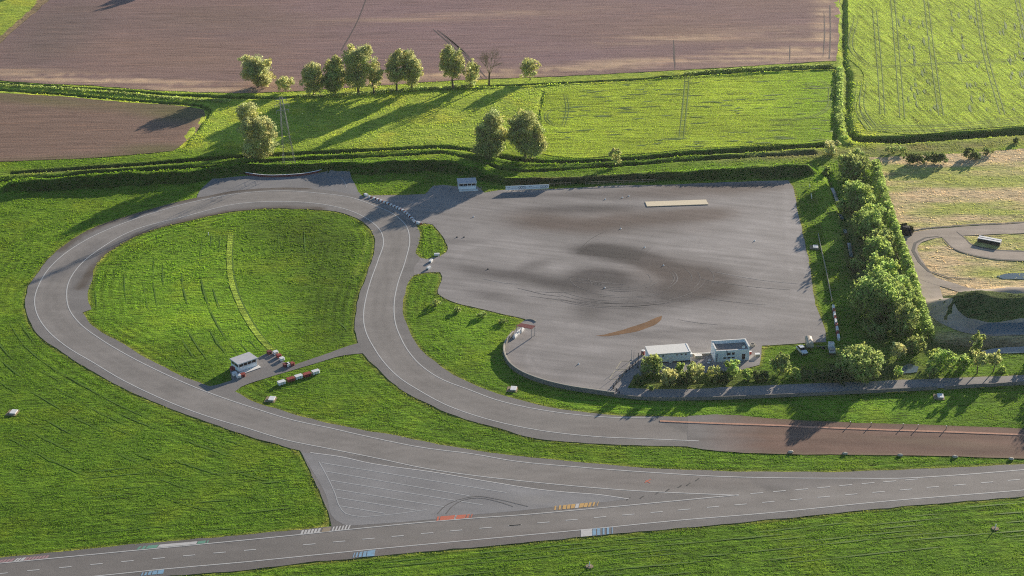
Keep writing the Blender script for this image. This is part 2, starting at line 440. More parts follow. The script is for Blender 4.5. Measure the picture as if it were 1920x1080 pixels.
SPUR = pp((380, 727), (413, 720), (435, 713), (430, 690), (483, 671), (503, 661), (513, 658), (542, 683), (550, 685), (613, 663), (655, 648), (685, 640), (690, 662), (647, 666), (580, 685), (497, 710), (453, 725), (433, 738), (410, 742))
TRI = pp((565, 849), (640, 855), (690, 868), (815, 886), (915, 903), (1020, 918), (1060, 923), (1125, 928), (1180, 936), (1120, 943), (1040, 951), (960, 959), (880, 966), (810, 974), (740, 980), (650, 986), (630, 976), (612, 930), (590, 890))
DIRT = pp((1290, 781), (1340, 777), (1440, 784), (1600, 793), (1750, 797), (2060, 810), (2060, 866), (1920, 860), (1600, 853), (1440, 851), (1350, 846), (1290, 838))

FIELD_BIG = pp((95, -2), (0, 82), (-60, 140), (-20, 148), (175, 161), (325, 171), (470, 174), (600, 168), (720, 160), (850, 151), (1000, 145), (1260, 132), (1568, 114), (1573, 60), (1570, -120), (300, -180))
FIELD_LEFT = pp((-300, 150), (-60, 172), (100, 180), (250, 193), (350, 200), (381, 206), (384, 214), (370, 240), (346, 268), (325, 283), (220, 293), (0, 303), (-60, 306), (-300, 316))
CROP_MID = pp((1027, 176), (1150, 156), (1290, 145), (1420, 138), (1562, 132), (1560, 200), (1557, 262), (1425, 272), (1300, 279), (1160, 291), (1060, 295), (1016, 288), (1016, 230))
CROP_RIGHT = pp((1590, -120), (1591, 60), (1593, 112), (1612, 128), (1608, 215), (1622, 242), (1700, 252), (1800, 244), (1990, 230), (2060, 225), (2060, -120))

S_ROAD = smooth(ROAD, True, 2.2); S_YARD = smooth(YARD, True, 2.2); S_PIT = smooth(PIT, True, 2.2); S_SPUR = smooth(SPUR, True, 2.0)
S_TRI = smooth(TRI, True, 2.5); S_DIRT = smooth(DIRT, True, 3)
S_FB = smooth(FIELD_BIG, True, 5); S_FL = smooth(FIELD_LEFT, True, 4); S_CM = smooth(CROP_MID, True, 3, 70); S_CR = smooth(CROP_RIGHT, True, 4, 60)

def jitter(poly, amp, s=4):
    X, Y = poly[:, 0], poly[:, 1]
    return np.stack([X+(fbm(X, Y, s, 2, 5)-.5)*2*amp, Y+(fbm(X, Y, s, 2, 9)-.5)*2*amp], 1)

def sheet(name, poly, off, mat, res, colfn, jit=.0):
    P = jitter(np.asarray(poly), jit) if jit else np.asarray(poly)
    n = len(P)
    x0, y0 = P.min(0); x1, y1 = P.max(0)
    gx, gy = np.meshgrid(np.arange(x0+res/2, x1, res), np.arange(y0+res/2, y1, res))
    gx = gx.ravel()+(rng.random(gx.size)-.5)*res*.4; gy = gy.ravel()+(rng.random(gy.size)-.5)*res*.4
    k = inside(gx, gy, P); gx, gy = gx[k], gy[k]
    vs = [Vector((float(a), float(b))) for a, b in P]+[Vector((float(a), float(b))) for a, b in zip(gx, gy)]
    ov, oe, of, *_ = delaunay_2d_cdt(vs, [(i, (i+1) % n) for i in range(n)], [list(range(n))], 1, 1e-4)
    XY = np.array([(v.x, v.y) for v in ov])
    F = np.array([f for f in of if len(f) == 3], np.int32)
    a, b, c = XY[F[:, 0]], XY[F[:, 1]], XY[F[:, 2]]
    ctr = (a+b+c)/3
    F = F[inside(ctr[:, 0], ctr[:, 1], P)]
    a, b, c = XY[F[:, 0]], XY[F[:, 1]], XY[F[:, 2]]
    fl = ((b[:, 0]-a[:, 0])*(c[:, 1]-a[:, 1])-(b[:, 1]-a[:, 1])*(c[:, 0]-a[:, 0])) < 0
    F[fl] = F[fl][:, ::-1]
    Z = zfun(XY[:, 0], XY[:, 1])+off
    me = np_mesh(name, np.column_stack([XY, Z]), F, colfn(XY[:, 0], XY[:, 1]), True)
    o = link(name, me, mat); tag(o, kind='structure')
    return o

def lerp(a, b, t): return a*(1-t[..., None])+b*t[..., None]
def c3(*c): return np.array(c, float)

def blobs(px, py, lst):
    """sum of soft ellipses: (x, y, rx, ry, angle_deg, strength)"""
    r = np.zeros(px.shape)
    for x, y, rx, ry, ang, st in lst:
        a = R(ang); dx, dy = px-x, py-y
        u = (dx*math.cos(a)+dy*math.sin(a))/rx; v = (-dx*math.sin(a)+dy*math.cos(a))/ry
        r += st*np.exp(-(u*u+v*v)**1.4)
    return r

# ------------------------------------------------------------------ ground colours (albedo, with bank shade painted in)
TAN = pp((1630, 294), (1640, 340), (1662, 400), (1690, 440), (1700, 500), (1735, 590), (1752, 640), (1830, 652), (2060, 650), (2060, 268), (1800, 287), (1690, 293))
STRIPTL = pp((85, -20), (60, 15), (0, 68), (-40, 110), (-20, 130), (20, 80), (100, 8), (120, -20))
INPATH = np.array(pp((432, 440), (430, 480), (433, 520), (445, 560), (462, 595), (485, 630), (507, 655)))
INPATH2 = np.array(pp((690, 430), (688, 455), (676, 490), (664, 520)))
def ground_color(X, Y):
    px, py = to_px(X, Y)
    n = fbm(X, Y, 22, 4); n2 = fbm(X, Y, 9, 3, 40)
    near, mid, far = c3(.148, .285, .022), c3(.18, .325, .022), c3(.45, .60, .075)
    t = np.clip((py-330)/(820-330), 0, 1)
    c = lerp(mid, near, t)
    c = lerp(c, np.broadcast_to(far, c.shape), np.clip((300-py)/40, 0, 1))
    c = c*(.82+.36*n)[..., None]
    c = lerp(c, c*c3(1.35, 1.1, 1.0), np.clip((n2-.5)*2.5, 0, .7))
    # lighter, drier infield in the middle
    w = blobs(px, py, [(330, 560, 150, 90, 0, .5), (480, 620, 90, 60, 0, .3), (590, 445, 110, 40, 10, -.35), (620, 560, 60, 80, 0, -.3), (300, 400, 200, 40, -10, .2), (900, 640, 90, 50, 30, .35), (1250, 765, 200, 18, 2, .4), (1650, 765, 150, 20, 0, .35)])
    c = c*(1+w)[..., None]
    d, _ = dist_line(X, Y, INPATH, 8); d2, _ = dist_line(X, Y, INPATH2, 8)
    c = lerp(c, np.broadcast_to(c3(.5, .62, .09), c.shape), np.clip(1.35-d/.75, 0, .75)); c = lerp(c, np.broadcast_to(c3(.3, .44, .06), c.shape), np.clip(1.2-d2/.7, 0, .5))
    # tan motocross ground
    m = inside(X, Y, TAN)
    tn = lerp(np.broadcast_to(c3(.84, .66, .39), c.shape), np.broadcast_to(c3(.52, .58, .15), c.shape), np.clip((fbm(X*.35, Y*1.4, 14, 4, 9)-.47)*4.5+blobs(px, py, [(1780, 395, 110, 14, -8, .5), (1680, 330, 30, 40, 0, .35), (1880, 340, 90, 18, -8, .45), (1850, 520, 70, 10, 0, .4)]), 0, 1))
    c[m] = tn[m]
    # motocross far side green / rough grass by the ditches
    m = inside(X, Y, STRIPTL); c[m] = c3(.4, .3, .17)
    rough = blobs(px, py, [(1750, 276, 260, 12, -4, .8), (1430, 293, 130, 7, -4, .6), (150, 317, 150, 7, -4, .6), (1460, 330, 40, 6, 0, .3)])
    c = lerp(c, np.broadcast_to(c3(.3, .27, .12), c.shape), np.clip(rough*(.4+n2), 0, .8))
    # hedge bottom soil under right trees, verge of dirt road
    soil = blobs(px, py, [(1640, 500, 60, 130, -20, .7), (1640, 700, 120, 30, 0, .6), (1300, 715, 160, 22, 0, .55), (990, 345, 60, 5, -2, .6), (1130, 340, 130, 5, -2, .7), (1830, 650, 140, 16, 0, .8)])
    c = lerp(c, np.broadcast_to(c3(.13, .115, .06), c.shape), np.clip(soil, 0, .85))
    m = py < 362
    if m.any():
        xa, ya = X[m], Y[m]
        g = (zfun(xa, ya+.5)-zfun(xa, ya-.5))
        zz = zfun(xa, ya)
        f = 1-.6*np.clip((g-.12)*3.2, 0, 1)-.4*np.clip(-zz-.5, 0, .8)  # shade painted into bank faces turned from the sun and into ditches
        f = f*(1+.35*np.clip(-(g+.1)*3, 0, 1)*(zz > .2))  # sunward bank slopes painted lighter, as if lit
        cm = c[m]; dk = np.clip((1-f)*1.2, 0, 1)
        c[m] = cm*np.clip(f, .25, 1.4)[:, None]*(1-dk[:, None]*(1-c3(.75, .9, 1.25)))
    mm = blobs(px, py, [(1880, 585, 130, 30, 0, 1.2), (1790, 575, 40, 26, 25, 1.0)])  # mound face: dark green growth, with its shade painted in too
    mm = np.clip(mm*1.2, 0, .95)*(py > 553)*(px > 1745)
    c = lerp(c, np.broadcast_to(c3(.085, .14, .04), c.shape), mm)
    # pale worn edge along tarmac and in ditches
    d, _ = dist_line(X, Y, np.vstack([S_ROAD, S_ROAD[:1]])[::3], 26)
    ph = d*2*math.pi/2.7+4*fbm(X, Y, 20, 2, 61)
    c = c*(1+.26*np.sin(ph)*np.clip(1-d/26, 0, 1)*(py > 385)*(.3+1.4*vnoise(X, Y, 12, 3)))[..., None]
    for P in (S_ROAD, S_YARD):
        d, _ = dist_line(X, Y, np.vstack([P, P[:1]])[::2], 4)
        e = np.clip(1-d/1.1, 0, 1)*(.35+.9*n2)
        c = lerp(c, np.broadcast_to(c3(.42, .42, .09), c.shape), np.clip(e, 0, .8))
    # planted rows beside the yard
    for k in range(5):
        line = np.array(pp((1524+k*8, 315), (1545+k*9, 420), (1552+k*9, 470)))
        d, _ = dist_line(X, Y, line, 6); c = c*(1+.5*np.clip(1-d/.9, 0, 1))[..., None]
    return c

# ------------------------------------------------------------------ ground sheet
def axis(a, b, st, lo, hi):
    core = list(np.arange(a, b+st/2, st))
    d = st; x = core[0]; pre = []
    while x > lo: d *= 1.35; x -= d; pre.append(x)
    d = st; x = core[-1]; post = []
    while x < hi: d *= 1.35; x += d; post.append(x)
    return np.array(pre[::-1]+core+post)
xs = axis(-262, 262, .85, -5000, 5000); ys = axis(298, 806, .85, -900, 9000)
GX, GY = np.meshgrid(xs, ys)
GZ = zfun(GX.ravel(), GY.ravel())
nx, ny = len(xs), len(ys)
idx = np.arange(nx*ny).reshape(ny, nx)
GF = np.stack([idx[:-1, :-1], idx[:-1, 1:], idx[1:, 1:], idx[1:, :-1]], -1).reshape(-1, 4)
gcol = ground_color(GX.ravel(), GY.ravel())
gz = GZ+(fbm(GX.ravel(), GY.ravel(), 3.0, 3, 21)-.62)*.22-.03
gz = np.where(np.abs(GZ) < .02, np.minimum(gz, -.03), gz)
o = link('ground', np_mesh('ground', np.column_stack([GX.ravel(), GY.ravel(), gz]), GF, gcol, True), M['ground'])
tag(o, kind='structure')

# fields
def soil_col(X, Y):
    px, py = to_px(X, Y)
    c = np.broadcast_to(c3(.325, .215, .215), X.shape+(3,)).copy()
    c = lerp(c, np.broadcast_to(c3(.34, .225, .18), c.shape), np.clip(fbm(X*.4, Y, 40, 3)*1.6-.4, 0, 1))
    pale = blobs(px, py, [(130, 146, 150, 10, 3, 1.1), (330, 158, 120, 12, 4, .9), (700, 148, 250, 10, -3, .8), (1100, 125, 250, 10, -4, .6), (1450, 100, 130, 22, -4, .8), (1545, 60, 20, 90, 0, .6), (1300, 70, 250, 10, -4, .35), (860, 30, 300, 8, -3, .25)])
    st = fbm(X*.05, Y*1.2, 3.5, 4, 3)
    c = lerp(c, np.broadcast_to(c3(.82, .58, .37), c.shape), np.clip(pale*(st-.36)*4.6, 0, .9))
    c = lerp(c, np.broadcast_to(c3(.2, .16, .14), c.shape), np.clip(blobs(px, py, [(100, 60, 120, 60, -30, .6), (400, 40, 200, 30, 0, .3)]), 0, 1))
    return c
sheet('ploughed_field', S_FB, .05, M['soil'], 3.0, soil_col, .8)
def soil_col2(X, Y):
    px, py = to_px(X, Y)
    c = np.broadcast_to(c3(.30, .20, .155), X.shape+(3,)).copy()
    gr = blobs(px, py, [(320, 205, 110, 22, 10, .75), (60, 185, 160, 12, 6, .5), (300, 280, 80, 10, 0, .6), (150, 297, 200, 6, -2, .4)])
    return lerp(c, np.broadcast_to(c3(.19, .19, .07), c.shape), np.clip(gr*(.6+.8*fbm(X*.3, Y, 8, 3)), 0, .85))
sheet('ploughed_field', S_FL, .05, M['soil'], 3.0, soil_col2, .6)
CM_LINE = np.array(pp((1289, 140), (1285, 190), (1277, 262)))
CURL = np.array(pp((1060, 200), (1035, 206), (1024, 222), (1035, 234), (1058, 238)))
CURL2 = np.array(pp((1060, 178), (1064, 205), (1056, 238)))
CURL3 = np.array(pp((1535, 150), (1552, 160), (1556, 180), (1548, 206), (1520, 220), (1440, 226)))
def crop_col(X, Y):
    px, py = to_px(X, Y)
    c = np.broadcast_to(c3(.46, .61, .06), X.shape+(3,)).copy()*(.8+.4*fbm(X, Y, 25, 4))[..., None]
    c = lerp(c, c*c3(.7, .85, .8), np.clip((px-1380)/180, 0, .8))
    return c
sheet('crop_field', S_CM, .06, M['crop'], 1.4, crop_col, .5)
TRAMS = [np.array(smooth(pp(*l), False, 2)) for l in [((1640, 20), (1651, 150), (1655, 215)), ((1672, -20), (1684, 120), (1692, 222)), ((1605, 30), (1612, 110), (1640, 128)), ((1735, -10), (1752, 130), (1765, 218)), ((1830, -10), (1850, 110), (1880, 215)), ((1905, -10), (1935, 120), (1960, 215)), ((1620, 150), (1622, 215), (1640, 238), (1760, 236), (1920, 222)), ((1612, 150), (1613, 218), (1630, 244), (1720, 246), (1920, 229)), ((1625, 128), (1720, 122), (1920, 112))]]
LODGE = []
for q in range(95):
    cx0 = random.choice([1690, 1722, 1790, 1815, 1880, 1900, 1905, 1700]); cy0 = random.uniform(15, 215)
    x_ = cx0+(cy0-20)*.16+random.gauss(0, 7); ln_ = random.uniform(4, 16)
    LODGE.append(np.array(pp((x_, cy0), (x_+ln_*.08+random.gauss(0, 1), cy0+ln_*.5), (x_+ln_*.2, cy0+ln_))))
WISP = []
for q in range(110):
    x_, y_ = random.uniform(1040, 1540), random.uniform(150, 280)
    ln_ = random.uniform(8, 40); k_ = -.05+random.gauss(0, .03)
    WISP.append(np.array(pp((x_, y_), (x_+ln_*.5, y_+ln_*.5*k_+random.gauss(0, .7)), (x_+ln_, y_+ln_*k_))))
WISP = [w for w in WISP if inside(w[:, 0], w[:, 1], S_CM).all()]
LODGE = [w for w in LODGE if inside(w[:, 0], w[:, 1], S_CR).all()]
def crop_col2(X, Y):
    c = np.broadcast_to(c3(.52, .68, .09), X.shape+(3,)).copy()*(.85+.3*fbm(X, Y, 30, 4))[..., None]
    return c
def multi_stripe(name, lines, ws, mat, off):
    V, F = [], []
    for L, w in zip(lines, ws):
        L = smooth(L, False, 1.2) if len(L) < 8 else L
        d = np.gradient(L, axis=0); d /= np.linalg.norm(d, axis=1)[:, None]+1e-9
        t_ = np.sin(np.linspace(.25, math.pi-.25, len(L)))[:, None] if len(L) < 60 else 1
        n = np.stack([-d[:, 1], d[:, 0]], 1)*w/2*t_
        b = len(V)
        for p, q in zip(L, n): V.append((*(p+q), off)); V.append((*(p-q), off))
        for i in range(len(L)-1): F.append((b+2*i+1, b+2*i+3, b+2*i+2, b+2*i))
    V = np.array(V); V[:, 2] += zfun(V[:, 0], V[:, 1])
    o = link(name, np_mesh(name, V, np.array(F)), mat); tag(o, kind='structure'); return o
def offs(L, k):
    L = smooth(L, False, 1.5)
    d = np.gradient(L, axis=0); d /= np.linalg.norm(d, axis=1)[:, None]+1e-9
    return L+np.stack([-d[:, 1], d[:, 0]], 1)*k
two_ = lambda ls, k: [offs(l, e) for l in ls for e in (-k, k)]
CROPLINES = two_(TRAMS, .9)
multi_stripe('wheel_track', CROPLINES, [.26]*99, M['wispy'], .13)
multi_stripe('flattened_crop', LODGE, [random.uniform(.4, 1.1) for _ in LODGE], M['wispy'], .15)
MIDLINES = two_([CM_LINE], .8)+two_([CURL, CURL2, CURL3], .55)
multi_stripe('wheel_track', MIDLINES, [.4]*2+[.25]*20, M['wispy'], .13)
multi_stripe('flattened_crop', WISP, [random.uniform(.4, 1.1) for _ in WISP], M['wispy'], .15)
multi_stripe('wheel_rut', [np.array(pp(*l)) for l in (((812, 55), (850, 88), (905, 148)), ((820, 56), (858, 88), (913, 147)), ((829, 62), (862, 90), (880, 106)), ((1263, 75), (1264, 100), (1266, 131)), ((690, -10), (668, 45), (640, 95)), ((1545, 20), (1546, 70), (1543, 108)), ((1556, 10), (1557, 70), (1555, 110)), ((1481, 85), (1481, 100), (1480, 116)))], [1.1, 1.1, .9, .8, .5, .6, .6, .5], M['tilth'], .09)
sheet('crop_field', S_CR, .06, M['crop2'], 1.8, crop_col2, .5)

# tarmac
O1 = pp((1230, 784), (1150, 783), (1050, 774), (970, 760), (931, 750), (880, 731), (828, 711), (789, 685), (766, 659), (750, 630), (743, 612), (739, 587), (740, 560), (745, 535), (761, 486), (768, 447), (761, 423), (735, 400), (695, 383), (656, 370), (604, 363), (526, 358), (448, 363), (370, 377), (250, 412), (175, 443), (120, 477), (95, 500), (75, 530), (65, 562), (70, 590), (87, 617), (125, 650), (175, 680), (225, 710), (275, 735), (350, 767), (425, 792), (450, 799), (540, 826), (615, 841), (715, 861), (790, 877), (890, 892), (960, 900), (1060, 910), (1185, 920), (1285, 925), (1385, 929))
I1 = pp((1310, 827), (1210, 823), (1120, 819), (1000, 805), (900, 782), (838, 760), (789, 734), (750, 709), (715, 673), (700, 650), (690, 632), (683, 610), (682, 585), (686, 560), (695, 527), (709, 488), (719, 452), (714, 434), (695, 415), (656, 395), (604, 383), (526, 378), (448, 382), (350, 405), (250, 432), (187, 467), (155, 492), (135, 517), (127, 535), (125, 553), (130, 580), (150, 607), (187, 635), (237, 665), (300, 697), (375, 730), (475, 765), (550, 788), (620, 803), (695, 820), (790, 839), (890, 852), (960, 864), (1085, 876), (1235, 887), (1360, 894), (1440, 896), (1590, 897), (1690, 897), (1765, 893), (1920, 881), (2060, 869))
LANE = np.vstack([smooth(O1, False, 4), smooth(I1, False, 4)[::-1]])
LANE = np.vstack([smooth(O1, False, 4), np.array(pp((1440, 927))), smooth(I1, False, 4)[smooth(I1, False, 4)[:, 0] < 62][::-1]])
ROADL = np.array(pp((-60, 1062), (100, 1047), (375, 1021), (540, 1005), (790, 980), (960, 967), (1110, 954), (1260, 940), (1385, 928), (1700, 896), (1765, 893), (1920, 881), (2060, 869), (2060, 907), (1920, 919), (1640, 942), (1440, 962), (1260, 977), (1110, 992), (960, 1006), (840, 1017), (690, 1031), (480, 1052), (312, 1067), (175, 1081), (-60, 1104)))
BRN_O = np.array(pp((112, 470), (150, 441), (200, 418), (300, 388), (370, 371), (448, 357), (526, 352), (575, 353)))
BRN_I = np.array(pp((150, 540), (178, 500), (205, 472), (262, 440), (340, 416), (440, 396), (530, 390), (600, 392)))
def track_col(X, Y):
    px, py = to_px(X, Y)
    c = np.broadcast_to(c3(.30, .28, .265), X.shape+(3,)).copy()
    c = c*(.92+.16*fbm(X, Y, 18, 3))[..., None]
    dO, _ = dist_line(X, Y, smooth(O1, False, 4), 14); dI, _ = dist_line(X, Y, smooth(I1, False, 4), 14)
    t_ = dO/(dO+dI+1e-6); on = (dO < 13) & (dI < 13)
    rub = (np.exp(-((t_-.36)/.09)**2)+np.exp(-((t_-.64)/.09)**2))*(.3+1.1*fbm(X, Y, 11, 3, 19))*on
    c = c*(1-.17*np.clip(rub, 0, 1))[..., None]
    rd = inside(X, Y, ROADL)
    c = c*np.where(rd | (py > 960), .78+.2*np.clip((px-500)/900, 0, 1), 1)[..., None]
    lane = inside(X, Y, LANE) | inside(X, Y, ROADL)
    c = np.where(lane[..., None], c*1.07*c3(1.02, 1, .97), c*.86)
    for l, wd, st in ((BRN_O, 2.0, .75), (BRN_I, 2.4, .85)):
        d, _ = dist_line(X, Y, l, 10)
        c = lerp(c, np.broadcast_to(c3(.105, .075, .05), c.shape), np.clip((1-d/wd)*1.4, 0, st)*(.55+.6*fbm(X, Y, 5, 2)))
    c = lerp(c, np.broadcast_to(c3(.12, .12, .13), c.shape), np.clip(blobs(px, py, [(110, 512, 30, 10, -25, .4), (165, 480, 40, 12, -35, .35), (700, 860, 60, 6, 8, .15), (850, 930, 200, 8, 0, .1)]), 0, .6))
    c = lerp(c, np.broadcast_to(c3(.24, .2, .18), c.shape), np.clip(blobs(px, py, [(760, 1030, 400, 10, -6, .5), (1300, 900, 300, 20, 0, .25), (1180, 805, 90, 20, 0, .3)]), 0, .6))
    return c
sheet('race_track', S_ROAD, .048, M['track'], 1.4, track_col, .38)
def yard_col(X, Y):
    px, py = to_px(X, Y)
    c = np.broadcast_to(c3(.335, .31, .296), X.shape+(3,)).copy()
    lt = blobs(px, py, [(1400, 440, 120, 60, 0, .25), (930, 470, 90, 40, 10, .12), (1330, 600, 160, 20, -3, .2), (1090, 640, 80, 30, 0, .12), (1190, 500, 10, 4, 0, .2), (1115, 408, 40, 5, -8, .35), (1235, 407, 22, 5, 0, .35), (1050, 502, 30, 8, 0, .2), (1000, 395, 80, 10, 0, .12), (1490, 440, 12, 120, -8, .12)])
    c = c*(1+lt)[..., None]
    dk = blobs(px, py, [(1128, 522, 64, 19, 3, .8), (1157, 476, 78, 15, 6, .75), (1110, 468, 40, 10, -8, .35), (1239, 500, 72, 17, 16, .7), (1318, 524, 62, 30, 10, .62), (1288, 545, 86, 26, -4, .5), (1225, 552, 90, 24, 0, .3), (1104, 574, 34, 32, 0, .38), (1180, 585, 60, 26, 0, .25), (964, 517, 125, 11, 7, .5), (1060, 540, 60, 10, 8, .4), (870, 452, 60, 5, 2, .25), (1000, 498, 34, 9, -14, .28), (925, 555, 50, 8, 10, .3), (1290, 620, 150, 4, -3, .25),
                        (1085, 392, 130, 9, -1, .55), (1030, 366, 120, 5, -2, .35), (1075, 424, 120, 12, 2, .4), (1219, 413, 90, 12, 0, .35), (1160, 368, 120, 8, -2, .3), (1420, 636, 90, 4, -2, .2), (1200, 632, 120, 4, 0, .2)])
    dk = np.clip(1.5*dk*(.75+.5*fbm(X*.6, Y*1.2, 9, 3, 4)), 0, .9)
    c = lerp(c, np.broadcast_to(c3(.085, .076, .078), c.shape), dk)
    br = 1.3*blobs(px, py, [(1075, 423, 130, 17, 3, .5), (1219, 408, 120, 15, 0, .55), (1321, 401, 70, 13, -3, .6), (1297, 357, 130, 15, -1, .55), (1420, 350, 80, 9, -2, .35), (1290, 430, 70, 10, 0, .2), (1288, 520, 110, 34, 10, .35), (1000, 405, 60, 12, 0, .25)])
    c = lerp(c, np.broadcast_to(c3(.155, .112, .092), c.shape), np.clip(br*(.6+.8*fbm(X*.5, Y, 8, 3, 14)), 0, .75))
    rr = np.hypot((px-1140)/105, (py-521)/34)
    c = c*(1+.16*np.exp(-((rr-1)/.10)**2)*(px > 1180)*0)[..., None]
    for l_, w_ in YLINES:
        d, _ = dist_line(X, Y, l_, 6); c = c*(1+.16*np.clip(1-d/w_, 0, 1)*(.3+1.2*fbm(X, Y, 7, 2, 8)))[..., None]
    c = c*(.9+.2*fbm(X*.4, Y, 6, 4, 2))[..., None]
    return c
YLINES = [(np.array(smooth(pp((1060, 480), (1110, 489), (1165, 498), (1208, 512), (1231, 530), (1232, 548), (1218, 565)), False, 3)), 2.0), (np.array(smooth(pp((1240, 466), (1330, 470), (1420, 480), (1500, 500)), False, 3)), 1.3)]+[(np.array(smooth(pp(*l), False, 3)), 1.1) for l in (((1010, 640), (990, 665), (1000, 690), (1040, 705), (1100, 700)), ((1015, 650), (1002, 668), (1015, 682)), ((1490, 360), (1500, 440), (1520, 560)), ((1472, 350), (1478, 450), (1490, 560)), ((1165, 624), (1100, 612), (1040, 604)), ((1170, 605), (1330, 560), (1450, 500)), ((1330, 520), (1420, 540), (1500, 560)), ((1320, 480), (1420, 490), (1500, 510)), ((850, 500), (870, 470), (930, 450), (1000, 455)))]
sheet('training_yard', S_YARD, .040, M['yard'], 1.4, yard_col, .35)
PATCH = pp((1128, 438), (1232, 456), (1197, 488), (1081, 476))
def patch_col(X, Y):
    px, py = to_px(X, Y)
    return yard_col(X, Y)*(.97-.33*np.clip((py-446)/34, 0, 1)*np.clip((1240-px)/60, 0, 1))[..., None]
sheet('tarmac_patch', smooth(PATCH, True, 2), .047, M['yard'], 1.3, patch_col, .1)
pit_col = lambda X, Y: np.broadcast_to(c3(.27, .262, .262), X.shape+(3,))*(.85+.3*fbm(X, Y, 9, 4))[..., None]
sheet('pit_apron', S_PIT, .036, M['gravel'], 2.5, pit_col, .2)
sheet('service_lane', S_SPUR, .044, M['track'], 2.0, lambda X, Y: np.broadcast_to(c3(.25, .235, .225), X.shape+(3,))*(.9+.2*fbm(X, Y, 8, 3))[..., None], .12)
def tri_col(X, Y):
    px, py = to_px(X, Y)
    c = np.broadcast_to(c3(.32, .312, .312), X.shape+(3,))*(.88+.24*fbm(X, Y, 10, 4))[..., None]
    pat = blobs(px, py, [(1000, 938, 60, 8, 0, .5), (1110, 938, 50, 6, 0, .5), (1030, 940, 40, 5, 0, .3)])
    return lerp(c, np.broadcast_to(c3(.37, .35, .33), c.shape), np.clip(pat*(fbm(X, Y, 3, 3)*1.8-.3), 0, .8))
sheet('run_off_area', S_TRI, .056, M['gravel'], 1.6, tri_col, .1)
def dirt_col(X, Y):
    px, py = to_px(X, Y)
    a = c3(.25, .155, .118)
    c = np.broadcast_to(a, X.shape+(3,)).copy()*(.55+.9*fbm(X*.12, Y*1.2, 4, 4))[..., None]
    c = lerp(c, np.broadcast_to(c3(.24, .17, .12), c.shape), np.clip(blobs(px, py, [(1760, 830, 140, 7, 4, .8), (1500, 815, 120, 6, 2, .3), (1420, 846, 400, 3, 2, .2)]), 0, .8))
    edge = np.clip((py-(846+(px-1440)*.018))/5, 0, 1)
    c = lerp(c, np.broadcast_to(c3(.3, .22, .14), c.shape), edge*.8)
    top = np.clip(((786+(px-1300)*.032)-py)/4, 0, 1)
    c = lerp(c, np.broadcast_to(c3(.19, .14, .07), c.shape), top*.8)
    c = lerp(c, np.broadcast_to(c3(.275, .252, .237), c.shape), np.clip((1440-px+60*(fbm(X*.3, Y*1.5, 4, 3)-.5))/135, 0, 1))
    return c
sheet('dirt_road', S_DIRT, .060, M['dirt'], 1.4, dirt_col, .3)
spill = pp((1117, 630), (1150, 624), (1180, 615), (1205, 606), (1243, 592), (1238, 602), (1222, 612), (1195, 622), (1165, 628), (1140, 631))
sheet('sand_spill', smooth(spill, True, 1.0), .052, M['dirt'], 1.0, lambda X, Y: np.broadcast_to(c3(.27, .15, .075), X.shape+(3,))*(.8+.4*fbm(X, Y, 2, 3))[..., None], .5)

# motocross tracks: ribbons
def ribbon_poly(line, w):
    L = smooth(line, False, 2.0)
    d = np.gradient(L, axis=0); d /= np.linalg.norm(d, axis=1)[:, None]+1e-9
    n = np.stack([-d[:, 1], d[:, 0]], 1)
    ww = w if np.isscalar(w) else np.interp(np.linspace(0, 1, len(L)), np.linspace(0, 1, len(w)), w)[:, None]
    return np.vstack([L+n*ww/2, (L-n*ww/2)[::-1]])
mx_col = lambda X, Y: np.broadcast_to(c3(.50, .42, .345), X.shape+(3,))*(.75+.5*fbm(X, Y, 5, 4))[..., None]
MX1 = ribbon_poly(pp((2060, 420), (1920, 428), (1792, 435), (1735, 441), (1706, 452), (1700, 469), (1711, 492), (1725, 513), (1738, 530), (1746, 552), (1754, 576), (1772, 597), (1800, 612), (1840, 620), (1920, 619), (2060, 615)), [9, 8.5, 7.5, 7, 6.5, 7, 7, 6.5, 6, 6, 6, 6])
MX2 = ribbon_poly(pp((1775, 437), (1788, 447), (1806, 463), (1850, 475), (1920, 480), (2060, 483)), 7.0)
MX3 = ribbon_poly(pp((1716, 505), (1735, 520), (1781, 535), (1815, 546), (1850, 551), (1920, 553), (2060, 553)), 4.6)
sheet('dirt_track', MX1, .050, M['dirt'], 1.6, mx_col, .4)
sheet('dirt_track', MX2, .058, M['dirt'], 1.6, mx_col, .4)
sheet('dirt_track', MX3, .066, M['dirt'], 1.6, mx_col, .4)
def side(line, k):
    return offs(np.array(line), k)
mxl = pp((2060, 420), (1920, 428), (1792, 435), (1735, 441), (1706, 452), (1700, 469), (1711, 492), (1725, 513), (1738, 530), (1746, 552), (1754, 576), (1772, 597), (1800, 612), (1840, 620), (1920, 619))
mxl2 = pp((1775, 437), (1788, 447), (1806, 463), (1850, 475), (1920, 480), (2060, 483))
inn = pp((1760, 443), (1735, 446), (1716, 456), (1712, 470), (1724, 491), (1742, 509), (1780, 521), (1830, 523))
multi_stripe('track_rut', [side(mxl[:6], -4.6), np.array(inn), side(mxl2, 3.6), side(mxl2[1:], -3.6)], [.9, 1.1, .9, 1.0], M['rubber'], .09)
sheet('mown_path', ribbon_poly([tuple(p) for p in INPATH], 1.7), .02, M['crop'], .8, lambda X, Y: np.broadcast_to(c3(.50, .70, .09), X.shape+(3,))*(.85+.3*fbm(X, Y, 4, 3))[..., None], .2)
def broken(L, n0, keep=.62):
    out = []; i = 0
    while i < len(L)-4:
        m = random.randint(5, 14)
        if random.random() < keep: out.append(L[i:i+m+1])
        i += m
    return [o_ for o_ in out if len(o_) > 3]
MOW = []
ip = INPATH
for k in range(14):
    MOW += broken(offs(ip, -(3.2+2.9*k)), 0, .5-.025*k)
for k in range(6):
    MOW += broken(offs(ip, 3.0+4.2*k), 0, .18)
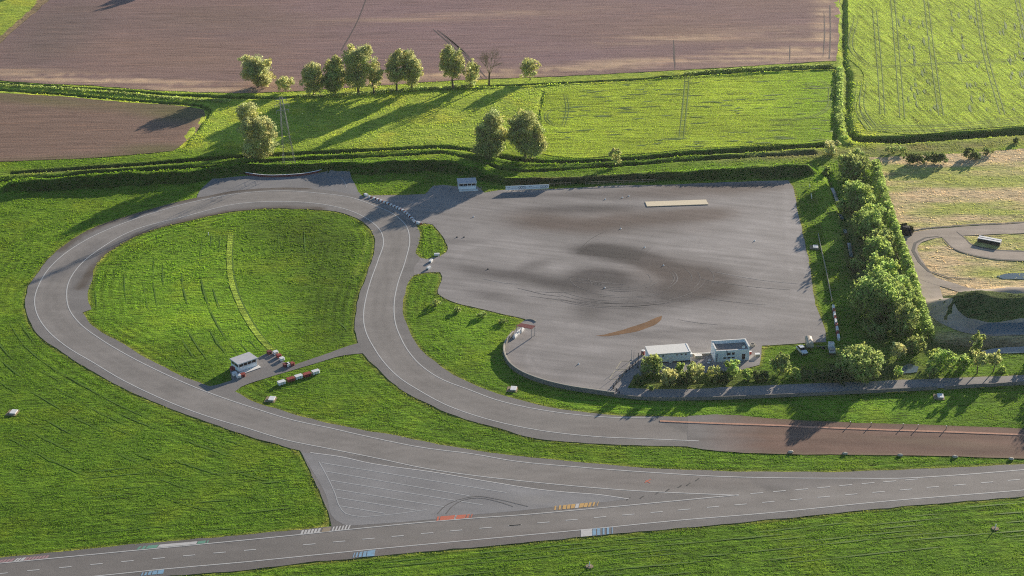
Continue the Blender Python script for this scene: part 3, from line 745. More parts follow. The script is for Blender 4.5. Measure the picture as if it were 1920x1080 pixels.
bl = np.array(pp((-40, 1118), (300, 1088), (480, 1071), (740, 1046), (960, 1026), (1110, 1011), (1440, 981), (1665, 958), (1960, 934)))
for k in range(9):
    MOW += broken(offs(bl, -(1.2+1.9*k)), 0, .55)
tl = np.array(pp((150, 1025), (300, 1010), (480, 995), (600, 982)))
for k in range(12):
    MOW += broken(offs(tl, 2+3.1*k), 0, .3)
ll = np.array(pp((50, 600), (80, 642), (120, 674), (175, 705), (250, 746), (350, 787), (480, 832), (560, 852)))
for k in range(12):
    MOW += broken(offs(ll, -(2+2.9*k)), 0, .4)
MOW = [m for m in MOW if not any(inside(m[:, 0], m[:, 1], P).any() for P in (S_ROAD, S_YARD, S_SPUR))]
multi_stripe('mowing_line', MOW, [random.uniform(.22, .5) for _ in MOW], M['mow'], .035)
multi_stripe('mowing_line', [offs(ip, 1.05)], [.45], M['mow'], .04)
# water
def pond(pts, name='pond', off=.075):
    P = jitter(smooth(pp(*pts), True, 1.5), .35, 3)
    bm = [(x, y) for x, y in P]
    o = sheet(name, P, off, M['water'], 4, lambda X, Y: np.ones(X.shape+(3,)), 0); return o
pond([(1868, 518), (1885, 514), (1920, 512), (2060, 510), (2060, 524), (1920, 524), (1880, 523)], 'puddle')
pond([(1828, 616), (1860, 613), (1920, 613), (2060, 612), (2060, 626), (1920, 627), (1850, 627)], 'puddle', .085)
pond([(1838, 658), (1870, 653), (1920, 650), (2060, 648), (2060, 660), (1920, 662), (1850, 664)], 'pond')
pond([(1685, 690), (1705, 682), (1722, 688), (1720, 698), (1692, 701)], 'pond')
for seg_ in (((1560, 349), (1566, 362), (1570, 374)), ((1575, 398), (1581, 408)), ((1592, 452), (1595, 468), (1597, 478)), ((1584, 426), (1586, 434))):
    P_ = ribbon_poly(pp(*seg_), 1.1); n_ = len(P_)
    o = link('stream', np_mesh('stream', [(*p, -.62) for p in P_], np.array([[i, i+1, n_-2-i, n_-1-i] for i in range(n_//2-1)])), M['water']); tag(o, kind='structure')

# ------------------------------------------------------------------ painted markings
def stripe(name, line, w, mat, off=.072, sm=True, dash=None):
    L = smooth(line, False, 1.2) if sm else np.asarray(line)
    V, F = [], []
    def piece(Q):
        d = np.gradient(Q, axis=0); d /= np.linalg.norm(d, axis=1)[:, None]+1e-9
        n = np.stack([-d[:, 1], d[:, 0]], 1)*w/2
        b = len(V)
        for p, q in zip(Q, n):
            V.append((*(p+q), off)); V.append((*(p-q), off))
        for i in range(len(Q)-1): F.append((b+2*i+1, b+2*i+3, b+2*i+2, b+2*i))
    piece(L)
    o = link(name, np_mesh(name, V, np.array(F)), mat); tag(o, kind='structure'); return o

LW = .32
stripe('edge_line', O1, LW, M['white'])
stripe('edge_line', I1, LW, M['white'])
stripe('edge_line', pp((-60, 1062), (100, 1047), (225, 1035), (375, 1021), (540, 1005), (665, 992), (790, 980), (915, 970), (960, 967), (1110, 954), (1260, 940), (1385, 928)), LW, M['white'], .078)
stripe('edge_line', pp((-60, 1104), (175, 1081), (312, 1067), (480, 1052), (540, 1046), (690, 1031), (840, 1017), (960, 1006), (1110, 992), (1260, 977), (1440, 962), (1640, 942), (1920, 919), (2060, 907)), LW, M['white'], .072)
def dashes(name, pts, n0, L, off=.072):
    V, F = [], []
    for (x, y) in pts:
        a = np.array(at(x-L/2, y+L/2*.088)); b = np.array(at(x+L/2, y-L/2*.088))
        d = (b-a)/np.linalg.norm(b-a); n = np.array([-d[1], d[0]])*.15
        k = len(V); V += [(*(a+n), off), (*(a-n), off), (*(b-n), off), (*(b+n), off)]; F.append((k, k+1, k+2, k+3))
    o = link(name, np_mesh(name, V, np.array(F)), M['white']); tag(o, kind='structure')
d1 = [(x/4, 820+y/4) for x, y in ((15, 1022), (250, 998), (490, 975), (724, 952), (956, 930), (1190, 908), (1418, 887), (1647, 866), (1875, 846))]
d1 += [(540+x/4, 820+y/4) for x, y in ((160, 804), (384, 783), (603, 762), (822, 742), (1044, 720), (1261, 700), (1481, 680), (1700, 660))]
d1 += [(960+x/4, 820+y/4) for x, y in ((25, 660), (236, 640), (447, 620), (660, 600), (872, 581), (1085, 562), (1292, 543), (1507, 523), (1714, 505))]
d1 += [(1440+x/4, 720+y/4) for x, y in ((2, 886), (211, 867), (417, 848), (624, 829), (829, 811), (1034, 793), (1235, 774), (1438, 757), (1643, 739), (1843, 721))]
dashes('lane_line', d1, 0, 23)
d2 = [(1419, 925)]+[(1440+x/4, 720+y/4) for x, y in ((85, 805), (253, 791), (418, 776), (583, 760), (750, 745), (912, 732), (1075, 718))]
dashes('lane_line', d2, 0, 24)
def quad(name, pts, mat, off=.070):
    P = pp(*pts)
    o = link(name, np_mesh(name, [(*p, off) for p in P], np.array([[0, 1, 2, 3]])), mat); tag(o, kind='structure'); return o
def bars(name, a0, a1, b0, b1, spans, mat, off=.084):
    """bars across a strip whose lower edge is a0->a1 and upper edge b0->b1 (photo positions); spans = (t0, t1)"""
    V, F = [], []
    g = lambda p, q, t: at(p[0]+(q[0]-p[0])*t, p[1]+(q[1]-p[1])*t)
    for t0, t1 in spans:
        k = len(V); V += [(*g(a0, a1, t0), off), (*g(a0, a1, t1), off), (*g(b0, b1, t1), off), (*g(b0, b1, t0), off)]; F.append((k, k+1, k+2, k+3))
    o = link(name, np_mesh(name, V, np.array(F)), mat); tag(o, kind='structure'); return o
ev = lambda a, b, n, fill=.6: [(a+(b-a)*(i)/n, a+(b-a)*(i+fill)/n) for i in range(n)]
# faded red and white strip far left
bars('kerb_paint', (-5, 1056), (90, 1047), (3, 1050), (95, 1041), ev(0, .3, 4, .7)+ev(.52, 1, 7, .72), M['pink'])
bars('kerb_paint', (-5, 1056), (90, 1047), (3, 1050), (95, 1041), [(.32, .36), (.38, .42), (.44, .51)], M['oldwhite'])
bars('kerb_paint', (256, 1031), (394, 1018), (262, 1025), (396, 1013), [(0, .03), (.06, .1), (.12, .27)]+[(.82, .93), (.95, .97)], M['green'])
bars('kerb_paint', (256, 1031), (394, 1018), (262, 1025), (396, 1013), [(.28, .81)], M['oldwhite'])
bars('kerb_paint', (264, 1080), (306, 1076), (267, 1074), (308, 1068), [(.0, .06), (.14, .24), (.3, .44), (.48, .7), (.73, 1)], M['blue'])
bars('kerb_paint', (563, 1002), (657, 993), (566, 995), (661, 984), ev(0, .4, 6, .68)+ev(.62, 1, 6, .5), M['oldwhite'])
bars('kerb_paint', (563, 1002), (657, 993), (566, 995), (661, 984), [(.42, .58)], M['tan'])
bars('kerb_paint', (818, 977), (885, 971), (820, 969), (888, 964), [(.0, .06), (.09, .49), (.54, .8), (.83, .9), (.95, .98)], M['red'])
bars('kerb_paint', (818, 977), (885, 971), (820, 969), (888, 964), [(.495, .51), (.525, .537)], M['oldwhite'], .088)
bars('kerb_paint', (661, 1046), (702, 1043), (664, 1037), (704, 1031), [(0, .05), (.12, .2), (.27, .4), (.45, .6), (.63, 1)], M['blue'])
bars('kerb_paint', (1039, 957), (1120, 949), (1040, 949), (1123, 941), [(.0, .04), (.1, .15), (.19, .27), (.29, .36), (.38, .47), (.57, .67), (.68, .76), (.78, .84), (.88, .92), (.98, 1)], M['orange'])
bars('kerb_paint', (1039, 957), (1120, 949), (1040, 949), (1123, 941), [(.48, .56)], M['oldwhite'])
bars('kerb_paint', (1089, 1007), (1150, 1001), (1089, 993), (1150, 989), [(0, .35)], M['oldwhite'])
bars('kerb_paint', (1089, 1007), (1150, 1001), (1089, 993), (1150, 989), [(.36, .47), (.5, .6), (.67, .73), (.8, .87), (.95, .98)], M['blue'])
# run-off lines
for ln in (((582, 849), (640, 857), (690, 868), (815, 886), (915, 903), (1020, 919), (1060, 923), (1125, 928), (1180, 936)),):
    stripe('edge_line', pp(*ln), .32, M['oldwhite'], .076)
stripe('edge_line', pp((598, 866), (614, 895), (628, 925), (637, 950), (648, 963), (668, 968), (720, 966), (800, 956)), .25, M['faint'], .074)
for a, b in (((603, 868), (950, 924)), ((611, 884), (880, 930)), ((620, 901), (905, 947)), ((625, 917), (835, 951)), ((632, 933), (780, 957)), ((638, 949), (722, 963))):
    stripe('hatch_line', pp(a, b), .3, M['faint'], .074)
for k, off in ((0, 0), (1, 1.6)):
    pts = pp((820+k*16, 964), (836+k*14, 948), (865+k*4, 936+k*2), (895, 931+k*3), (930, 936+k*4), (990-k*28, 950))
    stripe('tyre_mark', pts, .28, M['scuff'], .076)
# apron line, parking boxes
stripe('edge_line', pp((636, 330), (645, 340), (650, 352)), .25, M['faint'], .07)
for q in (((1155, 692), (1165, 677), (1183, 678), (1174, 693)), ((1143, 711), (1153, 695), (1172, 696), (1163, 712))):
    P = pp(*q)
    for i in range(4): stripe('parking_line', [P[i], P[(i+1) % 4]], .22, M['cream'], .066+.003*(i % 2))
stripe('red_mark', pp((1209, 905), (1214, 902), (1220, 899)), .35, M['red'], .07)
stripe('red_mark', pp((1211, 901), (1215, 904), (1219, 906)), .3, M['red'], .074)
for x, y in ((1233, 924), (1252, 919), (1275, 912), (1291, 908), (1308, 899), (1179, 935), (1204, 932)):
    stripe('tar_patch', pp((x-4, y+3), (x+3, y-2)), .3, M['rubber'], .07)
TY, TL = [], []
for q in range(26):
    r_ = random.uniform(.55, 1.9); a0 = random.uniform(-.6, 2.4); ext = random.uniform(.5, 1.5)
    TY.append(np.array(pp(*[(1165+95*r_*math.cos(a0+ext*k/10), 522+30*r_*math.sin(a0+ext*k/10)) for k in range(11)])))
for q in range(22):
    x_, y_ = random.uniform(900, 1330), random.uniform(440, 610); ln_ = random.uniform(60, 200); k_ = random.gauss(.1, .05)
    (TY if q % 3 == 0 else TL).append(np.array(pp(*[(x_+ln_*k/6, y_+ln_*k_*k/6+random.uniform(-.3, .3)+ln_*.02*math.sin(k/6*3)) for k in range(7)])))
TY = [l for l in TY if inside(l[:, 0], l[:, 1], S_YARD).all()]; TL = [l for l in TL if inside(l[:, 0], l[:, 1], S_YARD).all() and to_px(l[:, 0], l[:, 1])[0].min() > 1290 or to_px(l[:, 0], l[:, 1])[0].max() < 1050 and inside(l[:, 0], l[:, 1], S_YARD).all()]
multi_stripe('tyre_mark', TY, [random.uniform(.2, .4) for _ in TY], M['tyredark'], .062)
multi_stripe('tyre_mark', TL, [random.uniform(.25, .6) for _ in TL], M['tyrelight'], .064)
stripe('expansion_joint', pp((1081, 475), (1110, 447), (1128, 437)), .15, M['rubber'], .06)

# ------------------------------------------------------------------ vegetation
def leaf_quads(C, N, S, asp=.75):
    """quads at centres C, normals N, sizes S"""
    n = len(C)
    N = N/(np.linalg.norm(N, axis=1)[:, None]+1e-9)
    r = rng.normal(size=(n, 3)); u = np.cross(N, r); u /= np.linalg.norm(u, axis=1)[:, None]+1e-9
    v = np.cross(N, u)
    u = u*S[:, None]; v = v*S[:, None]*asp
    bend = N*S[:, None]*.25
    V = np.stack([C-u-bend, C+v*.8, C+u-bend, C-v*.8], 1).reshape(-1, 3)
    return V, np.arange(4*n).reshape(-1, 4)

PAL = {'lime': (.54, .66, .22), 'pale': (.70, .72, .33), 'fresh': (.50, .65, .18), 'olive': (.64, .68, .28), 'dark': (.2, .27, .09), 'mid': (.45, .55, .18), 'gold': (.3, .28, .07)}

def crown_data(H, W, base, pal, dens=1.0, lobes=None, gap=0.0, ls=.42, D=None):
    """leaf clumps through an uneven crown. returns V, F, col"""
    D = W if D is None else D
    lobes = list(lobes or [(0, 0, .5, .95, .98)])
    if H > 3.5:
        lobes = [(a_, b_, c_, d_*.84, e_*.88) for a_, b_, c_, d_, e_ in lobes]
        for q in range(7):
            a = rng.random()*6.28; lobes.append((.33*math.cos(a), .33*math.sin(a), .28+.55*rng.random(), .26+.22*rng.random(), .24+.22*rng.random()))
        lobes.append((.1*rng.normal(), .1*rng.normal(), .2, .72, .46))
    Cs, Rs, RNs = [], [], []
    for lx, ly, lz, lw, lh in lobes:
        cw, chh = W*lw/2, (H-base)*lh/2
        nc = max(9, int(46*dens*(lw*lh)**.7*min(2.2, max(.5, W*(H-base)/80))))
        d = rng.normal(size=(nc, 3)); d /= np.linalg.norm(d, axis=1)[:, None]
        rad = rng.random(nc)**.42
        p = d*rad[:, None]
        taper = 1-.28*np.clip(p[:, 2], -1, 1)-.10*np.clip(-p[:, 2], 0, 1)
        q = np.stack([lx*W+p[:, 0]*cw*.97*taper, (ly*D+p[:, 1]*cw*D/W*.97*taper), base+(H-base)*lz+p[:, 2]*chh*.88], 1)
        RNs.append(rad); Cs.append(q); Rs.append((.13+.13*rng.random(nc))*min(W*lw, (H-base)*lh*1.2))
    Cs = np.vstack(Cs); Rs = np.concatenate(Rs); RN = np.concatenate(RNs)
    LC, LN, LS, LCOL = [], [], [], []
    basec = np.array(PAL[pal])
    zc = base+(H-base)*.5
    for c, r in zip(Cs, Rs):
        m = int(np.clip(4.4*(r/ls)**2*(1-gap), 9, 100))
        d = rng.normal(size=(m, 3)); d /= np.linalg.norm(d, axis=1)[:, None]
        rr = r*(.45+.6*rng.random(m))
        rr = np.where(rng.random(m) < .14, rr*(1.15+.5*rng.random(m)), rr)
        P = c+d*rr[:, None]*np.array([1, 1, .9])
        LC.append(P); LN.append(d+rng.normal(size=(m, 3))*.55)
        LS.append(ls*(.6+.7*rng.random(m)))
        f = (.8+.4*rng.random())*(.75+.5*rng.random(m))*(.8+.22*rr/r)  # leaves at a clump's core painted darker, shade in the colour
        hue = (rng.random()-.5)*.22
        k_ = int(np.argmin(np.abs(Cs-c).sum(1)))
        f = f*(1.45-.85*RN[k_]*np.clip(rr/r, .4, 1.05))  # crown interior painted lighter to lift its shade, outer leaves darker
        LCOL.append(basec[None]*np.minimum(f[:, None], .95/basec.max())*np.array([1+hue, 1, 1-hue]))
    LC = np.vstack(LC); LN = np.vstack(LN); LS = np.concatenate(LS); LCOL = np.vstack(LCOL)
    k = LC[:, 2] > max(.1, base*.4)
    LC, LN, LS, LCOL = LC[k], LN[k], LS[k], LCOL[k]
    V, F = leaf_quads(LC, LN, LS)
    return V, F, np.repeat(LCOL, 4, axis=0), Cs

def trunk_mb(H, W, base, Cs, rad):
    mb = MB()
    top = Vector((rng.normal()*.04*W, rng.normal()*.04*W, base+(H-base)*.55))
    mid = Vector((top.x*.3+rng.normal()*.1, top.y*.3, base*.9+.3))
    mb.tube((0, 0, -.15), mid, rad*1.25, rad*.85, 8); mb.tube(mid, top, rad*.85, rad*.35, 7)
    for c in Cs[rng.permutation(len(Cs))[:7]]:
        s = mid.lerp(top, rng.random()*.8)
        e = Vector(c); m = s.lerp(e, .55)+Vector((0, 0, abs(e.z-s.z)*.12))
        mb.tube(s, m, rad*.38, rad*.22, 5); mb.tube(m, e, rad*.22, rad*.08, 5)
    return mb

def tree(name, label, cat, x, y, top, wpx, pal='pale', trunk=.18, group=None, lobes=None, dens=1.0, gap=0.0, ls=.38, z=None, Dm=None, hs=1.0):
    if group in (G3, G4) or 'road' in label:
        y = y-.25*(y-top); Dm = wm(wpx, y)*1.25
    X, Y = at(x, y)
    H = hm(y-top, y)*.95*hs; W = wm(wpx, y)
    if group == G1: H *= 1.08; W *= 1.1
    z = float(zfun(np.array([X]), np.array([Y]))[0]) if z is None else z
    t = thing(name, label, cat, (X, Y, z), 0, group)
    base = H*trunk*.8
    V, F, C, Cs = crown_data(H, W, base, pal, dens, lobes, gap, ls, Dm)
    if trunk > .02:
        trunk_mb(H, W, base, Cs, max(.14, H*.022)).build('trunk', M['bark'], t)
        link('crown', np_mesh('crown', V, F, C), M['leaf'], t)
    else:
        st = MB()
        for c in Cs[:6]: st.tube((c[0]*.2, c[1]*.2, -.1), tuple(c), .06, .03, 5)
        st.build('stem', M['bark'], t)
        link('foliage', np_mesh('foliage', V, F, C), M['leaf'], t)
    return t

G3 = 'trees along the stream right of the yard'
G4 = 'trees and bushes between the buildings and the service road'
G1 = 'row of spring trees along the ploughed field'
two = [(-.12, .1, .56, .8, .9), (.18, -.1, .38, .75, .72)]
tall = [(0, 0, .55, .9, .9), (.1, .1, .8, .55, .45), (-.15, -.1, .3, .8, .55)]
tree('tree', 'broad leafy tree at the left end of the row along the ploughed field', 'tree', 484, 184, 104, 58, 'pale', .1, G1, [(-.08, 0, .55, .86, .92), (.2, -.1, .25, .62, .5)])
tree('tree', 'short round tree beside the broad left end tree of the far row', 'tree', 535, 181, 142, 34, 'pale', .1, G1)
tree('tree', 'tree with dark bare lower trunk just right of the gap in the far row', 'tree', 588, 180, 109, 42, 'pale', .2, G1, [(0, 0, .62, .95, .72), (.22, 0, .2, .5, .4)], gap=.1)
tree('tree', 'dark dense tree left of the tallest tree in the far row', 'tree', 629, 178, 104, 44, 'olive', .18, G1, tall)
tree('tree', 'tallest pale spreading tree in the middle of the far row', 'tree', 673, 178, 86, 54, 'pale', .2, G1, [(0, 0, .68, .85, .62), (-.2, 0, .4, .6, .5), (.24, 0, .42, .55, .5)], gap=.12)
tree('tree', 'narrow tree tucked right of the tallest tree in the far row', 'tree', 702, 176, 107, 32, 'pale', .2, G1, None, gap=.12)
tree('tree', 'left one of two touching trees right of the narrow tree', 'tree', 744, 172, 97, 36, 'pale', .25, G1, tall)
tree('tree', 'pale right hand tree of two touching trees in the far row', 'tree', 772, 169, 93, 40, 'pale', .2, G1, [(0, 0, .6, .9, .8), (.15, 0, .3, .65, .6)])
tree('tree', 'upright green tree with a clear bare trunk before the tractor tracks', 'tree', 849, 167, 88, 42, 'pale', .28, G1, [(-.1, 0, .62, .8, .74), (.22, 0, .38, .5, .5)])
tree('tree', 'slender drooping tree leaning beside the leafless tree', 'tree', 884, 162, 104, 28, 'pale', .14, G1, [(.05, 0, .62, .8, .75), (0, 0, .3, .8, .5)], gap=.2)
tree('tree', 'small lone round tree at the far field edge right of the leafless tree', 'tree', 994, 150, 107, 35, 'pale', .14, G1, [(-.1, 0, .6, .75, .8), (.2, 0, .35, .6, .5)])
tree('tree', 'loose ragged two lobed tree left of the lattice pylon', 'tree', 482, 290, 183, 76, 'pale', .08, None, [(-.2, .1, .8, .62, .38), (.12, 0, .55, .75, .42), (0, 0, .26, .6, .42), (.25, -.05, .62, .45, .3)], gap=.25, dens=1.15)
G2 = 'pair of big trees by the bank'
tree('tree', 'left one of the pair of big dense trees beside the bank', 'tree', 925, 290, 189, 64, 'olive', .06, G2, [(-.02, 0, .56, .92, .9), (-.1, 0, .32, .9, .6)], dens=1.2)
tree('tree', 'right one of the pair of big dense trees beside the bank', 'tree', 985, 294, 198, 70, 'olive', .1, G2, [(0, 0, .58, .9, .84), (.2, -.1, .3, .72, .5), (-.15, 0, .4, .7, .6)], dens=1.2)
tree('young_tree', 'small narrow bush tree standing alone on the bank right of the big pair', 'tree', 1152, 309, 272, 24, 'olive', .06)
# leafless tree
def bare_tree(x, y, top, label):
    X, Y = at(x, y); H = hm(y-top, y)
    t = thing('bare_tree', label, 'tree', (X, Y, 0))
    tr, br = MB(), MB()
    tr.tube((0, 0, -.15), (.1, 0, H*.35), .42, .26, 7)
    def grow(mb, p, d, L, r, depth):
        e = p+d*L; mb.tube(p, e, r, r*.6, 5)
        if depth == 0: return
        for k in range(3 if depth > 1 else 4):
            nd = (d+Vector((random.gauss(0, .42), random.gauss(0, .42), random.gauss(.12, .25)))).normalized()
            grow(mb, p.lerp(e, random.uniform(.55, 1)), nd, L*random.uniform(.6, .8), r*.55, depth-1)
    for k in range(6):
        a = k*1.05; grow(br, Vector((.1, 0, H*(.26+.015*k))), Vector((math.cos(a)*.42, math.sin(a)*.42, 1)).normalized(), H*.3, .15, 4)
    tr.build('trunk', M['bark'], t); br.build('branch', m_solid('pale_twigs', (.26, .2, .14), .9, .2), t)
bare_tree(917, 159, 94, 'leafless brown tree with fine twigs against the ploughed soil')
# trees outside the top edge that throw the shadows seen on the far fields
for x, y, w, lb in ((395, -52, 44, 'tree beyond the top edge shading the ploughed field'), (290, -75, 44, 'tree beyond the ploughed field near the top left corner'), (180, -60, 60, 'tree beyond the top left grass field')):
    tree('tree', lb, 'tree', x, y, y-70, w, 'olive', .12)

# right hedgerow
G3 = 'trees along the stream right of the yard'
L2 = [(0, 0, .55, .95, .9), (.2, 0, .35, .75, .7), (-.2, -.1, .3, .7, .6)]
tree('shrub', 'pale bush at the ditch corner above the line of trees', 'shrub', 1556, 296, 262, 36, 'pale', 0, G3)
tree('shrub', 'yellow lit bush beside the stream left of the first big tree', 'shrub', 1549, 330, 305, 15, 'fresh', 0, G3)
tree('tree', 'dark round tree at the far end of the line beside the stream', 'tree', 1598, 350, 283, 66, 'mid', .05, G3, L2, ls=.5)
tree('tree', 'second tree from the far end beside the stream with sunlit top', 'tree', 1606, 408, 340, 60, 'fresh', .05, G3, L2, ls=.5)
tree('tree', 'third tree from the far end beside the stream', 'tree', 1626, 462, 392, 64, 'fresh', .05, G3, L2, ls=.5)
tree('tree', 'fourth tree from the far end left of the track bend', 'tree', 1642, 505, 440, 58, 'fresh', .05, G3, L2, ls=.5)
tree('tree', 'low wide tree directly behind the biggest tree of the stream line', 'tree', 1650, 545, 480, 60, 'fresh', .05, G3, L2, ls=.5)
tree('tree', 'biggest bright green tree of the stream line beside the red and white blocks', 'tree', 1650, 622, 503, 104, 'fresh', .06, G3, [(-.05, 0, .58, .95, .84), (.18, 0, .35, .75, .6), (-.25, 0, .4, .6, .6)], dens=1.5, ls=.5, hs=.9)
tree('shrub', 'low dark bush at the foot of the second stream tree', 'shrub', 1582, 400, 372, 34, 'mid', 0, G3)
tree('tree', 'tree squeezed between the third and fourth stream trees', 'tree', 1652, 484, 425, 44, 'mid', .05, G3, L2, ls=.5)
tree('tree', 'tree squeezed between the second and third stream trees', 'tree', 1632, 436, 376, 42, 'fresh', .05, G3, L2, ls=.5)
tree('shrub', 'dark bush left of the fourth stream tree above the fence', 'shrub', 1608, 506, 474, 36, 'mid', 0, G3)
tree('tree', 'sunlit tree on the right shoulder of the biggest stream tree', 'tree', 1686, 585, 515, 52, 'fresh', .05, G3, L2, ls=.5)
tree('shrub', 'bush below the biggest stream tree toward the white truck', 'shrub', 1640, 640, 600, 50, 'mid', 0, G3)
tree('tree', 'smaller leaning tree right of the biggest tree in the stream line', 'tree', 1690, 650, 560, 56, 'mid', .08, G3, L2, gap=.1)
tree('tree', 'big pale green tree between the white truck and the service road', 'tree', 1608, 730, 622, 88, 'lime', .08, None, [(0, 0, .5, .95, .85), (.05, 0, .82, .45, .35), (-.25, 0, .3, .6, .55), (.27, 0, .4, .55, .6)], dens=1.5, hs=.74)
tree('tree', 'small pale tree right of the big pale tree by the service road', 'tree', 1682, 686, 640, 30, 'pale', .15)
tree('tree', 'rounded bushy tree beside the small pond by the service road', 'tree', 1764, 702, 652, 62, 'fresh', .1, None, L2)
tree('tree', 'slim tree right of the rounded bushy tree by the service road', 'tree', 1806, 705, 660, 26, 'fresh', .18, None)
tree('shrub', 'round bush on the near edge of the motocross puddle', 'shrub', 1828, 662, 620, 29, 'mid', 0)
tree('sapling', 'thin sapling with pale stem left of the rounded bushy tree', 'tree', 1743, 708, 682, 22, 'fresh', .3, None, gap=.3)
tree('sapling', 'little sapling beside the small pond', 'tree', 1684, 706, 686, 20, 'fresh', .2, None, gap=.2)
tree('tree', 'left one of two thin trunked trees right of the slim tree', 'tree', 1832, 700, 655, 30, 'olive', .4, 'two thin trees by the service road', None, gap=.35)
tree('tree', 'right one of two thin trunked trees near the right edge', 'tree', 1862, 697, 655, 30, 'olive', .4, 'two thin trees by the service road', None, gap=.35)
tree('shrub', 'small bush on the grass near the right end of the service road', 'shrub', 1879, 700, 684, 16, 'fresh', 0)
tree('shrub', 'low bush below the biggest stream tree beside the earth path', 'shrub', 1716, 660, 628, 40, 'mid', 0)
tree('tree', 'tree at the right edge that shades the road end', 'tree', 1955, 690, 636, 50, 'fresh', .1)
tree('tree', 'large tree past the right edge that shades the dirt road', 'tree', 2040, 708, 612, 90, 'fresh', .1)
# bottom row behind the service road
G4 = 'trees and bushes between the buildings and the service road'
tree('tree', 'dense round tree in front of the long white building', 'tree', 1220, 714, 664, 42, 'mid', .04, G4, [(0, 0, .5, 1, .96), (.12, 0, .55, .8, .85)], dens=1.3)
tree('shrub', 'dark bush at the left foot of the dense round tree', 'shrub', 1196, 727, 700, 24, 'dark', 0, G4)
tree('tree', 'pale feathery tree right of the dense round tree', 'tree', 1255, 730, 687, 34, 'pale', .05, G4, L2, gap=.1)
tree('tree', 'feathery tree between the two buildings, nearer the long one', 'tree', 1303, 728, 678, 36, 'olive', .12, G4, [(0, 0, .6, .9, .8), (-.2, 0, .3, .5, .5), (.25, 0, .4, .5, .5)], gap=.2)
tree('shrub', 'slim bush just left of the flat roofed building front', 'shrub', 1336, 724, 683, 24, 'olive', 0, G4, gap=.15)
tree('tree', 'bright topped tree in front of the flat roofed building windows', 'tree', 1374, 722, 674, 36, 'fresh', .08, G4, [(0, 0, .7, .9, .55), (.2, 0, .35, .6, .5)])
tree('shrub', 'narrow bush in front of the flat roofed building door', 'shrub', 1402, 720, 690, 22, 'fresh', 0, G4)
tree('tree', 'egg shaped dark tree with a lit right flank on the grass plot', 'tree', 1462, 714, 663, 38, 'mid', .04, G4, [(0, 0, .5, 1, 1), (.15, 0, .6, .75, .75)], dens=1.3)
tree('shrub', 'small bush right of the egg shaped tree', 'shrub', 1490, 716, 690, 26, 'fresh', 0, G4)
tree('shrub', 'small clump at the left end below the long white building', 'shrub', 1272, 712, 678, 18, 'fresh', 0, G4)
tree('shrub', 'tiny plant on the service road verge', 'shrub', 1221, 733, 722, 8, 'fresh', 0)
for i, (x, y, tp, w, lb) in enumerate(((1282, 724, 695, 34, 'dark thicket right of the pale feathery tree'), (1352, 722, 694, 34, 'dark thicket left of the bright topped tree'), (1425, 718, 692, 34, 'dark thicket right of the narrow bush'), (1528, 716, 690, 60, 'wide dark thicket below the parked vehicles'), (1568, 722, 688, 50, 'dark thicket at the foot of the big pale tree'))):
    tree('thicket', lb, 'shrub', x, y, tp, w, 'dark', 0, G4, [(0, 0, .45, 1, .9), (.25, 0, .4, .7, .7), (-.25, 0, .4, .7, .7)])
# bushes on the motocross side
tree('hedge', 'long low dark hedge at the far edge of the tan motocross ground', 'hedge', 1734, 306, 282, 88, 'dark', 0, None, [(-.3, 0, .42, .5, .9), (0, 0, .5, .6, 1), (.3, 0, .45, .45, .95)], Dm=4.5)
tree('shrub', 'dark rounded bush right of the long low hedge', 'shrub', 1822, 297, 279, 40, 'dark', 0, None, [(0, 0, .45, .9, 1), (.3, 0, .4, .5, .7)], Dm=6)
tree('shrub', 'smaller dark bush right of the rounded one at the motocross edge', 'shrub', 1852, 289, 277, 24, 'dark', 0)
tree('shrub', 'tiny bush near the right edge above the motocross ground', 'shrub', 1905, 268, 257, 12, 'dark', 0)
tree('shrub', 'round low bushes by the ditch above the long low hedge', 'shrub', 1680, 287, 272, 46, 'mid', 0, None, [(-.3, 0, .4, .5, .8), (.1, 0, .5, .6, .9), (.35, 0, .4, .4, .7)])
# small shrubs on the grass wedge left of the yard
G5 = 'clipped shrubs on the grass wedge'
for (x, y, tp, w, lb) in ((815, 573, 562, 30, 'low ring shaped shrub nearest the track on the grass wedge'), (858, 584, 576, 18, 'second small shrub on the grass wedge below the yard edge'), (903, 595, 585, 22, 'third and darkest shrub on the grass wedge'), (944, 605, 597, 20, 'shrub on the grass wedge nearest the dark red canopy')):
    tree('shrub', lb, 'shrub', x, y, tp, w, 'mid', 0, G5, ls=.3)

